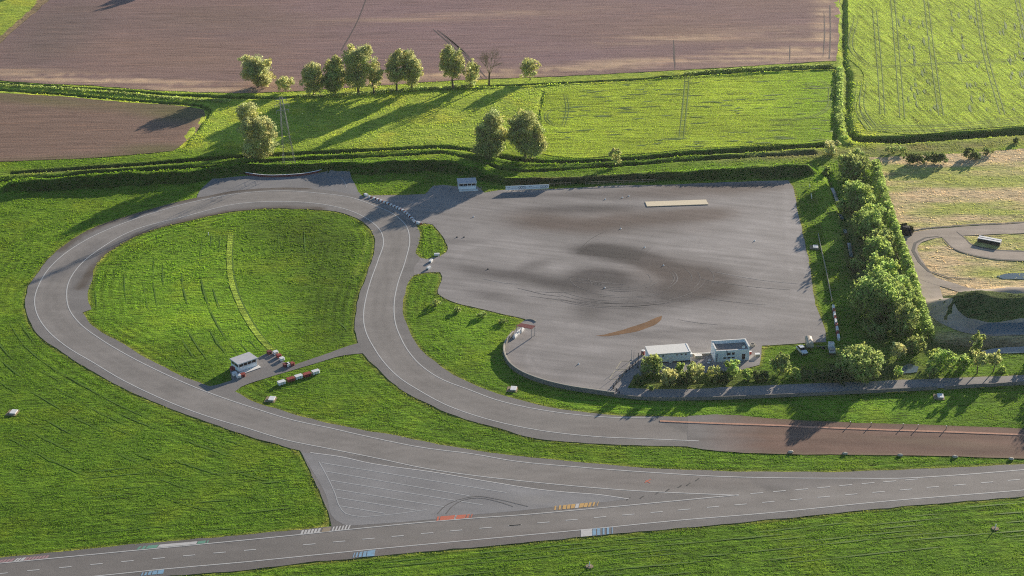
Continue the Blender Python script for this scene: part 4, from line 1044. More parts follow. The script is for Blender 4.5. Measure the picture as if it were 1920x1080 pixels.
# tall hedge right of the stream trees
def hedge(name, label, pts, h, w, pal, n):
    L = smooth(pp(*pts), False, 1.0)
    i = rng.integers(0, len(L), n); c = L[i]
    d = np.gradient(L, axis=0); d /= np.linalg.norm(d, axis=1)[:, None]; nn = np.stack([-d[:, 1], d[:, 0]], 1)[i]
    a = rng.random(n)*math.pi; rr = 1-.35*rng.random(n)**2
    hv = h*(.35+1.3*fbm(c[:, 0], c[:, 1], 3.2, 3)) if h < 3 else h*(.7+.6*fbm(c[:, 0], c[:, 1], 3.5, 3)); w = w*(.5+1.0*fbm(c[:, 0], c[:, 1], 4, 2, 31))
    off = np.cos(a)*w/2*rr; zz = np.abs(np.sin(a))**.6*hv*rr
    P = np.column_stack([c[:, 0]+nn[:, 0]*off+rng.normal(size=n)*.2, c[:, 1]+nn[:, 1]*off+rng.normal(size=n)*.2, zz])
    Nn = np.column_stack([nn[:, 0]*np.cos(a), nn[:, 1]*np.cos(a), np.sin(a)])+rng.normal(size=(n, 3))*.5
    V, F = leaf_quads(P, Nn, .35+.25*rng.random(n))
    cl = np.array(PAL[pal])*(.7+.6*rng.random(n))[:, None]*(.6+.7*fbm(c[:, 0], c[:, 1], 3, 2, 7))[:, None]
    t = thing(name, label, 'hedge', (*L[len(L)//2], 0))
    o = link('foliage', np_mesh('foliage', V-np.array([*L[len(L)//2], 0]), F, np.repeat(cl, 4, axis=0)), M['leaf'], t)
    st = MB()
    for k in range(0, len(L), 2):
        p = L[k]-L[len(L)//2]; p2 = L[min(k+2, len(L)-1)]-L[len(L)//2]; st.tube((p[0], p[1], .05), (p2[0], p2[1], .05), .07, .07, 4); st.tube((p[0], p[1], -.1), (p[0]+random.gauss(0, .2), p[1], h*.75), .09, .04, 5)
    st.build('stem', M['bark'], t)
hedge('hedge', 'tall clipped hedge in a long row between the stream trees and the motocross track', [(1640, 318), (1650, 360), (1664, 405), (1682, 455), (1698, 500), (1716, 560), (1732, 612), (1742, 636)], 4.2, 3.4, 'fresh', 9000)
hedge('hedge', 'low overgrown hedge along the upright ditch between the green fields', [(1575, 130), (1574, 190), (1575, 235), (1584, 262)], 1.3, 2.4, 'fresh', 1700)
hedge('hedge', 'low bramble hedge between the two ditches of the brown fields', [(-40, 158), (100, 166), (250, 178), (380, 189), (430, 191)], .7, 2.0, 'mid', 1300)
hedge('hedge', 'scrubby hedge under the far row of trees', [(560, 182), (640, 180), (720, 174), (800, 168), (880, 164)], 1.2, 1.8, 'mid', 1700)
hedge('hedge', 'dark low hedge along the far edge of the right green meadow', [(1285, 140), (1320, 136), (1400, 131), (1470, 128), (1560, 124)], .8, 1.6, 'mid', 1500)

# grass tufts ----------------------------------------------------------------
def tufts(name, n, xr, yr, hgt, wid, keep, colmul=1.0, blades=3, colfn=None):
    X = rng.uniform(*xr, n); Y = rng.uniform(*yr, n)
    px, py = to_px(X, Y)
    k = (px > -60) & (px < 1980) & keep(X, Y, px, py)
    X, Y = X[k], Y[k]; n = len(X)
    Z = zfun(X, Y)-.05
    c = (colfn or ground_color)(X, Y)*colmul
    c = c*(.78+.4*rng.random(n))[:, None]
    Vs, Cc = [], []
    for b in range(blades):
        a = rng.random(n)*6.283
        lean = rng.normal(size=(n, 2))*.28*hgt
        ox, oy = rng.normal(size=n)*.12, rng.normal(size=n)*.12
        h = hgt*(.5+.8*rng.random(n)); w = wid*(.6+.7*rng.random(n))
        ux, uy = np.cos(a)*w/2, np.sin(a)*w/2
        bx, by = X+ox, Y+oy
        v = np.stack([np.stack([bx-ux, by-uy, Z], 1), np.stack([bx+ux, by+uy, Z], 1), np.stack([bx+lean[:, 0]+ux*.5, by+lean[:, 1]+uy*.5, Z+h], 1), np.stack([bx+lean[:, 0]-ux*.5, by+lean[:, 1]-uy*.5, Z+h*.9], 1)], 1)
        Vs.append(v)
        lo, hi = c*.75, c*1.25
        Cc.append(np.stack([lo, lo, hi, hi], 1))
    V = np.concatenate(Vs).reshape(-1, 3); C = np.concatenate(Cc).reshape(-1, 3)
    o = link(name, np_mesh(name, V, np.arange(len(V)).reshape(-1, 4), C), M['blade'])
    tag(o, kind='stuff'); return o
HARD = [S_ROAD, S_YARD, S_PIT, S_SPUR, S_DIRT, S_FB, S_FL, S_CM, S_CR, MX1, MX2, MX3]
def isgrass(X, Y):
    k = np.ones(X.shape, bool)
    jx = (fbm(X, Y, 1.6, 2, 83)-.5)*1.5; jy = (fbm(X, Y, 1.6, 2, 87)-.5)*1.5
    for P in HARD: k &= ~inside(X+jx, Y+jy, P)
    return k
def clear(X, Y, lines, r):
    k = np.ones(X.shape, bool)
    for l in lines:
        D, _ = dist_line(X, Y, l[::2] if len(l) > 12 else l, 2); k &= D > r
    return k
TANP = np.array(TAN)
def clumpy(X, Y): return rng.random(X.shape) < np.clip((fbm(X*.7, Y, 3.2, 3, 55)-.32)*2.6, .05, 1)
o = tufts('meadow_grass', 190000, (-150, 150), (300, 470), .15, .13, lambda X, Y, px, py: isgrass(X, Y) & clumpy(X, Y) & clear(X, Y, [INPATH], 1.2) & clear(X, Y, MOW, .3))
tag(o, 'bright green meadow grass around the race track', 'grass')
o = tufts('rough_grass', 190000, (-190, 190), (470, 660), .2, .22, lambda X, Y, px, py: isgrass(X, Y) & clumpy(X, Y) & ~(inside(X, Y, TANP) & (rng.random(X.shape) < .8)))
tag(o, 'rough grass on the banks and far meadows', 'grass')
o = tufts('bank_grass', 70000, (-190, 190), (520, 720), .42, .4, lambda X, Y, px, py: (np.abs(zfun(X, Y)) > .2) & isgrass(X, Y) & (rng.random(X.shape) < np.clip((fbm(X, Y, 5, 3, 71)-.36)*3.2, 0, .8)), 1.0)
tag(o, 'long tangled grass growing along banks and ditches', 'grass')

o = tufts('crop_plants', 200000, (8, 160), (560, 690), .17, .22, lambda X, Y, px, py: inside(X, Y, S_CM) & clear(X, Y, MIDLINES+WISP, .75), 1.0, 2, crop_col)
tag(o, 'young green crop in the fenced middle field', 'crop')
o = tufts('crop_plants', 200000, (120, 290), (590, 830), .18, .24, lambda X, Y, px, py: inside(X, Y, S_CR) & clear(X, Y, CROPLINES+LODGE, .75), 1.0, 2, crop_col2)
tag(o, 'tall bright crop in the field at the upper right', 'crop')
# ------------------------------------------------------------------ barriers and walls
def wall_along(name, label, cat, pts, h, t, mat, group=None, posts=None, cap=None):
    L = smooth(pp(*pts), False, 1.2); o0 = L[0]
    d = np.gradient(L, axis=0); d /= np.linalg.norm(d, axis=1)[:, None]; n = np.stack([-d[:, 1], d[:, 0]], 1)*t/2
    th = thing(name, label, cat, (*o0, 0), 0, group)
    def strip(n_, z0, z1):
        V, F = [], []
        for p, q in zip(L-o0, n_):
            V += [(*(p+q), z0), (*(p-q), z0), (*(p-q*.7), z1), (*(p+q*.7), z1)]
        for i in range(len(L)-1):
            a, b = 4*i, 4*i+4
            for j in range(4): F.append((a+j, a+(j+1) % 4, b+(j+1) % 4, b+j))
        F += [(3, 2, 1, 0), tuple(len(V)-4+k for k in range(4))]
        return MB().add(V, F)
    strip(n, 0, h).build('wall_body', mat, th)
    if cap:
        strip(n*.85, h+.002, h+.1).build('coping', cap, th)
    return th
wall_along('barrier_wall', 'curved pale concrete barrier wall round the near corner of the yard', 'barrier', [(962, 628), (952, 640), (945, 655), (947, 672), (957, 688), (978, 703), (1010, 716), (1060, 729), (1110, 737), (1152, 743)], 1.25, .6, M['concd'], cap=M['conc'])  # dark body under pale coping: shade of the outer face put into the colour
wall_along('barrier_wall', 'long low concrete wall along the near side of the service road', 'barrier', [(1153, 744), (1200, 749), (1300, 750), (1450, 745), (1600, 738), (1757, 730)], .95, .4, M['concd'])  # shaded side of the wall painted in as darker concrete
wall_along('barrier_wall', 'right stretch of the low concrete wall beyond the white cover box', 'barrier', [(1770, 730), (1850, 725), (1920, 721), (2060, 715)], .95, .4, M['concd'])
wall_along('barrier_wall', 'long terracotta coloured low wall along the dirt road', 'barrier', [(1237, 790), (1330, 794), (1475, 799), (1560, 803), (1640, 806), (1790, 811), (1920, 816), (2060, 822)], .16, 1.0, M['orangew'])
w = wall_along('barrier_wall', 'long curved dark red crash barrier with white top by the far bend', 'barrier', [(461, 327), (480, 330), (505, 332), (538, 331), (567, 329), (590, 325), (609, 320)], .75, .5, M['darkred'], cap=M['whiteb'])
wall_along('fence', 'thin pale board fence along the right side of the yard', 'fence', [(1534, 440), (1540, 470), (1547, 500), (1555, 540), (1560, 566)], .7, .14, M['conc'])

def tyre_stack(label, x, y, rz, nx_, mat, group, L=2.2, h=1.05, lying=True):
    """a painted bundle of tyre stacks, two deep"""
    X, Y = at(x, y)
    t = thing('tyre_barrier', label, 'barrier', (X, Y, .05), rz, group)
    st = L/nx_
    for i in range(nx_):
        mb = MB()
        for j in range(2):
            for k in range(4):
                r = st*.5*(1 if k % 2 == 0 else .96)
                z = k*h/4
                cx, cy = -L/2+st*(i+.5), (j-.5)*st
                mb.tube((cx, cy, z), (cx, cy, z+h/8), r*.86, r, 9); mb.tube((cx, cy, z+h/8), (cx, cy, z+h/4-.005), r, r*.86, 9)
        mb.build('tyre_stack', mat, t)
    MB().box((0, 0, h+.03), (L*.98, st*1.9, .06)).build('strap', mat, t)
    return t
def angle(p, q):
    a, b = at(*p), at(*q); return math.atan2(b[1]-a[1], b[0]-a[0])
G6 = 'painted tyre barriers in the row on the grass island'
rw = angle((527, 719), (597, 698))
for i, (x, y, m_, lb) in enumerate(((528, 720, 'whiteb', 'white tyre barrier at the left end of the row on the grass island'), (545, 714, 'redb', 'dark red tyre barrier second from the left on the grass island'), (560, 709, 'whiteb', 'white tyre barrier in the middle of the row on the grass island'), (576, 705, 'redb', 'dark red tyre barrier second from the right on the grass island'), (592, 700, 'whiteb', 'white tyre barrier at the right end of the row on the grass island'))):
    tyre_stack(lb, x, y, rw, 3, M[m_], G6, 2.2, .8)
G7 = 'tyre barriers around the timing hut pad'
seg = [((508, 662), (502, 664), 'darkred', 'dark red tyre barrier at the far corner of the timing hut pad'), ((520, 666), (514, 661), 'whiteb', 'white tyre barrier right of the far corner of the hut pad'), ((526, 672), (520, 667), 'redb', 'red tyre barrier halfway down the right side of the hut pad'), ((532, 678), (526, 673), 'whiteb', 'white tyre barrier lower on the right side of the hut pad'),
       ((538, 687), (543, 685), 'whiteb', 'white tyre barrier at the lane end of the hut pad right side'), ((545, 686), (550, 684), 'redb', 'small red tyre barrier at the right tip of the hut pad'), ((533, 688), (538, 686), 'darkred', 'dark red tyre barrier left of the white one at the lane end'),
       ((434, 690), (438, 696), 'redb', 'red tyre barrier behind the left wall of the timing hut'), ((438, 701), (442, 706), 'whiteb', 'white tyre barrier left of the timing hut'), ((445, 708), (450, 707), 'whiteb', 'white tyre barrier below the left corner of the timing hut'), ((453, 706), (458, 705), 'redb', 'red tyre barrier below the front of the timing hut')]
for a, b, m_, lb in seg:
    tyre_stack(lb, (a[0]+b[0])/2, (a[1]+b[1])/2, angle(a, b), 2, M[m_], G7, 1.35, .75)

# kerb blocks on the curve
ordn = ['first', 'second', 'third', 'fourth', 'fifth', 'sixth', 'seventh', 'eighth', 'ninth', 'tenth', 'eleventh', 'twelfth', 'thirteenth', 'fourteenth', 'fifteenth', 'sixteenth', 'seventeenth', 'eighteenth']
KB = [(686.5, 365.5), (693.5, 369), (702, 371.5), (708.5, 374), (714.5, 376.5), (721, 379), (727, 381), (733.5, 384), (739, 386.5), (744.5, 389), (749.5, 391.5), (755, 394), (759.5, 397.5), (763.5, 401), (767.5, 404.5), (772, 409), (775, 412.5), (777.5, 415.5), (784.5, 418)]
KB = [(x, y+1.5) for x, y in KB]
blk = MB().box((0, 0, .3), (.92, .8, .56), bev=.06).mesh('block_body'); blk.materials.append(M['whiteb'])
blk2 = MB().box((0, 0, .25), (.5, .62, .48)).mesh('block_link'); blk2.materials.append(M['darkred'])
for i, (x, y) in enumerate(KB):
    a = angle(KB[max(0, i-1)], KB[min(len(KB)-1, i+1)])
    big = i in (0, len(KB)-1)
    X, Y = at(x, y)
    lb = ('white marker block with a red end at the far left of the curved row' if i == 0 else 'larger white marker block with red end at the near end of the curved row' if big else 'white block in the curved kerb row, %s from its far left end' % ordn[i])
    t = thing('marker_block', lb, 'marker block', (X, Y, .045), a, 'white blocks along the curved track edge')
    o = bpy.data.objects.new('block_body', blk); COL.objects.link(o); o.parent = t
    if big: o.scale = (1.7, 1.2, 1.2)
    e = bpy.data.objects.new('block_link', blk2); COL.objects.link(e); e.parent = t; e.location = (.78 if not big else (1.15 if i else -1.15), 0, 0)
for x, y, r, lb in ((808, 491, 70, 'white block across the gap below the small grass island'), (804, 504, 60, 'white block across the gap just above the grass wedge'), (819, 479, 5, 'white block lying on the lower edge of the small grass island')):
    X, Y = at(x, y)
    t = thing('marker_block', lb, 'marker block', (X, Y, .06), R(r), 'white blocks closing the gap to the yard')
    MB().box((0, 0, .35), (1.7, .8, .7), bev=.06).build('block_body', M['whiteb'], t)
    MB().box((0, 0, .12), (1.85, .5, .22)).build('block_base', M['dark'], t)
# barrels / plastic blocks at the head of the curved wall
G8 = 'white plastic blocks at the head of the curved wall'
for i, (x, y, lb) in enumerate(((978, 621, 'white plastic barrier block nearest the dark red canopy'), (972, 626, 'white plastic barrier block second from the dark red canopy'), (966, 632, 'cream plastic barrier block where the curved wall begins'))):
    X, Y = at(x, y)
    t = thing('barrier_block', lb, 'barrier', (X, Y, .045), angle((966, 633), (978, 620)), G8)
    MB().box((0, 0, .3), (2.2, .9, .6), bev=.08).build('block_base', M['whiteb'], t); MB().box((0, 0, .8), (2.0, .55, .4), bev=.08).build('block_top', M['whiteb'], t)
# red white wall right of the yard
G9 = 'red and white blocks along the right fence'
pr = [(1562.5, 580), (1563.5, 586), (1564.5, 593), (1566, 599), (1567, 606), (1568.5, 613), (1569.5, 620), (1570.5, 628), (1572, 635)]
nm = ['white', 'red']
for i, (x, y) in enumerate(pr):
    X, Y = at(x, y); r = angle((1562, 575), (1572, 635))
    c = nm[i % 2]; lb = ('%s barrier block, %s from the far end of the line by the right fence' % (c, ordn[i]))
    t = thing('barrier_block', lb, 'barrier', (X, Y, .0), r, G9)
    MB().box((0, 0, .5), (2.5 if i % 2 == 0 else 2.0, .7, 1.0), bev=.08).build('block_body', M['whiteb' if i % 2 == 0 else 'redb'], t)
    MB().box((0, 0, .06), (2.4, .95, .1)).build('block_base', M['dark'], t)

# orange wall marker posts and pale stones
def simple(name, label, cat, x, y, parts, rz=0, group=None, z=.0):
    X, Y = at(x, y)
    t = thing(name, label, cat, (X, Y, z), rz, group)
    for nme, mb, mt in parts: mb.build(nme, M[mt], t)
    return t
G10 = 'pale stones along the lower verge of the dirt road'
pos = ['leftmost', 'second from the left', 'middle', 'second from the right', 'rightmost']
for i, (x, y) in enumerate(((1483, 848), (1585, 851), (1688, 854), (1791, 857), (1896, 861))):
    mb = MB(); n = 7
    V = []; 
    for k, (rr, zz) in enumerate(((.75, 0), (.7, .25), (.4, .42))):
        for j in range(n):
            a = 2*math.pi*j/n; q = rr*(1+random.uniform(-.15, .15)); V.append((q*math.cos(a), .7*q*math.sin(a), zz+random.uniform(-.03, .03)*(k > 0)))
    F = [(k*n+j, k*n+(j+1) % n, (k+1)*n+(j+1) % n, (k+1)*n+j) for k in range(2) for j in range(n)]+[tuple(2*n+j for j in range(n)), tuple(range(n-1, -1, -1))]
    X, Y = at(x, y)
    o = mb.add(V, F).build('marker_stone', M['stone']); o.location = (X, Y, .06)
    tag(o, 'pale marker stone on the dirt road verge, %s of the five' % pos[i], 'stone', G10)
G11 = 'small posts behind the terracotta wall'
for i, (x, y) in enumerate(((1594, 797), (1633, 799), (1693, 801), (1721, 803), (1774, 805))):
    simple('marker_post', 'small pale post behind the terracotta wall, %s of the five' % pos[i], 'post', x, y, [('post', MB().box((0, 0, .5), (.16, .16, 1.0)), 'wood'), ('post_cap', MB().box((0, 0, 1.04), (.24, .24, .07)), 'whiteb')], 0, G11)
# covers
for x, y, lb in ((26, 774, 'white inspection box in the grass at the left edge'), (510, 749, 'white inspection box on the grass island below the tyre barriers'), (963, 730, 'white inspection box on the grass below the curved wall'), (1763, 744, 'white inspection box by the service road wall'), (1529, 464, 'white box beside the fence right of the yard')):
    simple('cover_box', lb, 'utility box', x, y, [('box_body', MB().box((0, 0, .18), (1.5, 2.0, .36), top=(1.45, 1.95)), 'conc'), ('lid', MB().box((0, 0, .41), (1.65, 2.2, .1), bev=.03), 'whiteb'), ('apron', MB().box((-.35, -.1, .02), (2.9, 3.0, .06), bev=.02), 'earth')], R(-8))
for x, y, lb in ((1105, 1062, 'white stub post in bare earth on the near meadow'), (1866, 991, 'pale stub post in the grass at the lower right')):
    simple('marker_post', lb, 'post', x, y, [('post', MB().tube((0, 0, 0), (.05, 0, 1.25), .14, .12, 8), 'whiteb'), ('footing', MB().tube((0, 0, .0), (0, 0, .1), .95, .85, 10), 'earth')])
simple('marker_post', 'tiny white peg in the infield grass', 'post', 391, 441, [('post', MB().tube((0, 0, 0), (0, 0, .9), .12, .1, 6), 'whiteb'), ('post_cap', MB().box((0, 0, .92), (.3, .3, .06)), 'whiteb')])
# cones on the yard
G12 = 'small cones standing on the yard'
cones = [(888, 407, 'white', 'lit cone alone in the upper left of the yard'), (1135, 374, 'white', 'small cone left of the cream platform, nearest the bank'), (1167, 371, 'white', 'cone between two others left of the cream platform'), (1179, 368, 'white', 'cone closest to the cream platform on its left'), (1164, 429, 'white', 'cone at the lower edge of the brown stain'), (1209, 464, 'white', 'cone at the right tip of the dark patch'), (1244, 498, 'white', 'cone on the dark curved stain'), (1134, 540, 'white', 'cone at the lower rim of the dark oval'), (1085, 683, 'white', 'bright white cone in the near bay of the yard'), (915, 505, 'dark', 'dark cone on the long streak'), (857, 445, 'dark', 'left one of two dark cones near the small grass island'), (870, 445, 'dark', 'right one of two dark cones near the small grass island'), (1415, 452, 'white', 'small cone in the right half of the yard')]
for x, y, c, lb in cones:
    simple('traffic_cone', lb, 'cone', x, y, [('cone', MB().tube((0, 0, .05), (0, 0, .42), .2, .05, 8), 'whiteb' if c == 'white' else 'dark'), ('base', MB().box((0, 0, .025), (.5, .5, .05)), 'whiteb' if c == 'white' else 'dark')], 0, G12, .05)

# cream platform on the yard
a, b = at(1213, 388), at(1328, 384); Lp = math.dist(a, b)
t = thing('platform', 'long low cream coloured slab lying on the yard', 'platform', (*a, .045), math.atan2(b[1]-a[1], b[0]-a[0]))
MB().box((Lp/2, 2.1, .09), (Lp, 4.0, .18), bev=.02).build('slab', M['slabc'], t)
MB().box((Lp/2, -.06, .07), (Lp, .24, .14)).build('edge_strip', M['wood'], t)

# ------------------------------------------------------------------ buildings
def window(parent, x, z, w, h, y=-.02, sill=False):
    wd = MB().box((x, y, z), (w, .05, h)).build('window', M['glass'], parent)
    f = MB(); e = .1
    f.box((x, y-.02, z+h/2+e/2), (w+2*e, .06, e)); f.box((x, y-.02, z-h/2-e/2), (w+2*e, .06, e)); f.box((x-w/2-e/2, y-.02, z), (e, .06, h)); f.box((x+w/2+e/2, y-.02, z), (e, .06, h))
    f.build('frame', M['frame'], wd)
    return wd
# long white building
a, b = at(1217, 683), at(1294, 677.5); Lb = math.dist(a, b)
t = thing('site_building', 'long white single storey building with a plain pale flat roof', 'building', (*a, .04), math.atan2(b[1]-a[1], b[0]-a[0]))
MB().box((Lb/2, 2.4, 1.45), (Lb, 4.8, 2.9)).build('wall', M['wall'], t)
rf = MB().box((Lb/2, 2.4, 3.01), (Lb+.4, 5.2, .2), bev=.05).build('roof', M['roofw'], t)
MB().box((Lb-.25, 2.4, 3.14), (.12, 5.0, .08)).build('roof_trim', M['frame'], rf)
MB().box((Lb/2, -.14, 2.82), (Lb, .1, .1)).build('gutter', M['steel'], t)
MB().box((Lb/2, -.03, .18), (Lb, .06, .35)).build('plinth', M['dark'], t)
window(t, 2.55, 2.3, .65, .55); window(t, 3.9, 2.3, .5, .4)
for x in (7.9, 9.2, 10.4): window(t, min(x, Lb-.8), 2.35, .55, .35)
MB().box((Lb+.42, 1.0, 1.6), (.6, 1.1, .9), bev=.06).build('air_unit', M['whiteb'], t)
MB().box((Lb*.52, -.05, .95), (1.0, .08, 1.9)).build('door', M['frame'], t)
# flat roofed building
a, b = at(1340, 679), at(1404, 675); Lc = math.dist(a, b); Dc = 4.7; Hc = 3.25
t = thing('flat_roof_building', 'pale blue white flat roofed building with raised parapet and small square windows', 'building', (*a, .04), math.atan2(b[1]-a[1], b[0]-a[0]))
MB().box((Lc/2, Dc/2, Hc/2), (Lc, Dc, Hc)).build('wall', M['wall'], t)
rf = MB().box((Lc/2, Dc/2, Hc+.03), (Lc-.5, Dc-.5, .06)).build('roof', M['roofb'], t)
pz = Hc+.5
pa = MB(); pa.box((Lc/2, .14, Hc+.08), (Lc, .28, .16)); pa.box((Lc/2, Dc-.14, pz), (Lc, .28, 1.0)); pa.box((.14, Dc/2, pz-.1), (.28, Dc-.57, .8)); pa.box((Lc-.14, Dc/2, pz), (.28, Dc-.57, 1.0)); pa.build('parapet', M['wall'], t)
cp = MB(); cp.box((Lc/2, Dc-.14, pz+.55), (Lc+.1, .4, .09)); cp.box((.14, Dc/2-.2, pz+.35), (.4, Dc-.2, .09)); cp.box((Lc-.14, Dc/2-.2, pz+.55), (.4, Dc-.2, .09)); cp.build('coping', M['roofw'], t)
for x in (.41, .53): window(t, Lc*x, 2.35, .8, .72)
for x in (.29, .41, .53): window(t, Lc*x, 1.1, .85, .45)
d_ = MB().box((Lc*.835, -.03, 1.15), (.95, .06, 1.75)).build('door', M['glass'], t)
f = MB(); f.box((Lc*.835-.55, -.04, 1.2), (.14, .08, 1.9)); f.box((Lc*.835+.55, -.04, 1.2), (.14, .08, 1.9)); f.box((Lc*.835, -.04, 2.11), (1.24, .08, .14)); f.build('frame', M['frame'], d_)
MB().box((.55, -.06, 1.35), (.18, .1, 2.4)).build('downpipe', M['dark'], t)
MB().tube((Lc*.36, -.12, 1.9), (Lc*.33, -.2, 3.7), .09, .09, 8).build('flue', M['dark'], t)
dish = MB(); dish.tube((Lc*.84, .9, Hc+.06), (Lc*.84, .9, Hc+.4), .05, .05, 6)
V = []; n = 12
for rr, dd in ((.08, 0), (.3, .04), (.48, .13)):
    for k in range(n):
        q = 2*math.pi*k/n; V.append((Lc*.84+rr*math.cos(q), .8-dd, Hc+.6+rr*math.sin(q)))
dish.add(V, [(k*n+j, k*n+(j+1) % n, (k+1)*n+(j+1) % n, (k+1)*n+j) for k in range(2) for j in range(n)]+[tuple(range(n))])
dish.build('satellite_dish', M['whiteb'], rf)
simple('wall_mound', 'low pale concrete strip wall between the two buildings', 'wall', 1318, 666, [('wall_body', MB().box((0, 0, .3), (6.2, .35, .6)), 'conc'), ('coping', MB().box((0, 0, .63), (6.3, .45, .06)), 'roofw')], R(4), None, .04)

def hut(label, a, b, depth, hgt, deckside=True):
    a, b = at(*a), at(*b); L = math.dist(a, b)
    t = thing('timing_hut', label, 'hut', (*a, .05), math.atan2(b[1]-a[1], b[0]-a[0]))
    MB().box((L/2, depth/2, .14), (L+.1, depth+.1, .28)).build('plinth', M['steel'], t)
    MB().box((L/2, depth/2, .28+.5), (L, depth, 1.0)).build('wall', M['wall'], t)
    p = MB()
    for x in (0.09, L-.09):
        for y in (.09, depth-.09): p.box((x, y, 1.28+.6), (.18, .18, 1.2))
    p.box((L/2, depth-.05, 1.88), (L-.37, .1, 1.2)); p.box((.05, depth/2, 1.36), (.1, depth-.37, .16)); p.box((L-.05, depth/2, 1.36), (.1, depth-.37, .16))
    p.build('corner_post', M['frame'], t)
    nW = 4; ww = (L-.36)/nW
    for k in range(nW):
        x = .18+ww*(k+.5)
        w = MB().box((x, .09, 1.98), (ww-.16, .05, .85)).build('window', M['glass'], t)
        MB().box((x-ww/2, .07, 1.93), (.12, .12, 1.24)).box((x, .07, 1.46), (ww-.13, .12, .14)).box((x, .07, 2.47), (ww-.13, .1, .1)).build('frame', M['frame'], w)
    for xx in (.07, L-.07):
        w = MB().box((xx, depth/2, 1.93), (.05, depth-.6, .9)).build('window', M['glass'], t)
        MB().box((xx, depth/2, 1.95), (.11, .1, 1.05)).build('frame', M['frame'], w)
    rf = MB().box((L/2, depth/2-.05, hgt), (L+.5, depth+.55, .16), bev=.03).build('roof', M['roofg'], t)
    MB().box((L/2, depth/2-.05, hgt-.12), (L+.54, depth+.59, .08)).build('fascia', M['frame'], rf)
    MB().box((L/2+.3, -.75, .1), (L+.4, 1.4, .12)).build('deck', M['roofw'], t)
    return t
hut('white timing hut with grey roof on the infield pad between tyre barriers', (448, 699), (482, 687), 4.0, 2.68)
hut('white timing hut with grey roof against the bank by the access road', (860, 357), (893, 355.5), 4.2, 2.6)
# pallets / ribs beside the far hut
for i, (x, y, x2, y2, lb) in enumerate(((811, 357, 815, 350, 'leftmost pale rail lying left of the far hut'), (824, 358, 830, 350, 'middle pale rail lying left of the far hut'), (842, 359, 847, 351, 'pale rail lying nearest the far hut on its left'), (897, 359, 903, 353, 'pale rail lying right of the far hut'))):
    a, b = at(x, y), at(x2, y2); L = math.dist(a, b)
    t = thing('guard_rail', lb, 'rail', (*a, .05), math.atan2(b[1]-a[1], b[0]-a[0]), 'pale rails beside the far hut')
    MB().box((L/2, 0, .35), (L, .12, .22)).build('rail', M['steel'], t)
    MB().box((.3, 0, .12), (.12, .12, .24)).box((L-.3, 0, .12), (.12, .12, .24)).build('support', M['wood'], t)

# ------------------------------------------------------------------ advertising banner
a, b = at(948, 358.5), at(1029, 355); Ls = math.dist(a, b)
t = thing('banner_board', 'long white advertising board with dark ring logos at the foot of the bank', 'sign', (*a, 0), math.atan2(b[1]-a[1], b[0]-a[0]))
MB().box((Ls/2, 0, 1.15), (Ls, .1, 1.5)).build('board', M['wall'], t)
for k in range(8): MB().tube((Ls*(k+.5)/8, .12, -.1), (Ls*(k+.5)/8, .12, 1.85), .06, .06, 6).build('post', M['wood'], t)
for cx in (.385, .885):
    rg = MB()
    for k in range(4): rg.ring((Ls*cx+(k-1.5)*.62, -.056-.003*k, 1.15), .29, .42, 22)
    rg.build('ring_logo', M['ink'], t)
def text(parent, s, x, z, size, mat, y=-.056):
    cu = bpy.data.curves.new('lettering', 'FONT'); cu.body = s; cu.size = size; cu.align_x = 'LEFT'
    ob = bpy.data.objects.new('tmp', cu); COL.objects.link(ob)
    me = bpy.data.meshes.new_from_object(ob.evaluated_get(bpy.context.evaluated_depsgraph_get()))
    bpy.data.objects.remove(ob); me.name = 'lettering'
    o = link('lettering', me, mat, parent); o.rotation_euler = (R(90), 0, 0); o.location = (x, y, z); return o
for x in (.03, .54): text(t, 'Audi', Ls*x, 1.12, .62, M['ink'])
for x in (.13, .63):
    mb = MB()
    for j in range(9): mb.box((Ls*x+.26*j, -.055, .98+.02*math.sin(j*2.3)), (.17, .01, .2+.08*(j % 3)))
    mb.build('script_line', M['ink2'], t)

# post and rail fences by the banner
def pfence(label, p, q, n, h, mat, rails=2, group=None):
    a, b = at(*p), at(*q); L = math.dist(a, b)
    t = thing('rail_fence', label, 'fence', (*a, 0), math.atan2(b[1]-a[1], b[0]-a[0]), group)
    for k in range(n): MB().box((L*k/(n-1), 0, h/2-.05), (.16, .16, h+.1)).build('post', M[mat], t)
    for r in range(rails): MB().box((L/2, -.1, h*(1-.55*r)-.1), (L, .05, .14)).build('rail', M[mat], t)
    return t
pfence('short weathered rail fence right next to the white advertising board', (1030, 349), (1070, 347.5), 5, 1.15, 'wood', 1)
pfence('longer weathered rail fence along the bank right of the short one', (1098, 346.5), (1228, 341), 12, 1.15, 'wood', 2)
# gate and masts near corner of the yard
pfence('dark metal gate angled across the near corner of the yard', (1150, 729), (1161, 740), 3, 1.1, 'dark', 2)
pfence('dark metal rail fence from the gate up toward the dense round tree', (1150, 728), (1172, 700), 5, 1.1, 'dark', 2)
pfence('dark metal rail fence ending at the masts by the long building', (1174, 699), (1192, 684), 4, 1.1, 'dark', 2)
for x, y, tp, m_, lb in ((1196, 689, 662, 'dark', 'dark thick mast beside the long white building'), (1188, 681, 657, 'steel', 'pale thin mast left of the dark one'), (1184, 675, 656, 'steel', 'pale thin mast farthest left by the parking boxes')):
    simple('mast', lb, 'pole', x, y, [('pole', MB().tube((0, 0, 0), (0, 0, hm(y-tp, y)), .13 if m_ == 'dark' else .07, .09 if m_ == 'dark' else .05, 8), m_), ('base_plate', MB().box((0, 0, .05), (.5, .5, .1)), m_)], 0, 'masts by the parking boxes', .04)
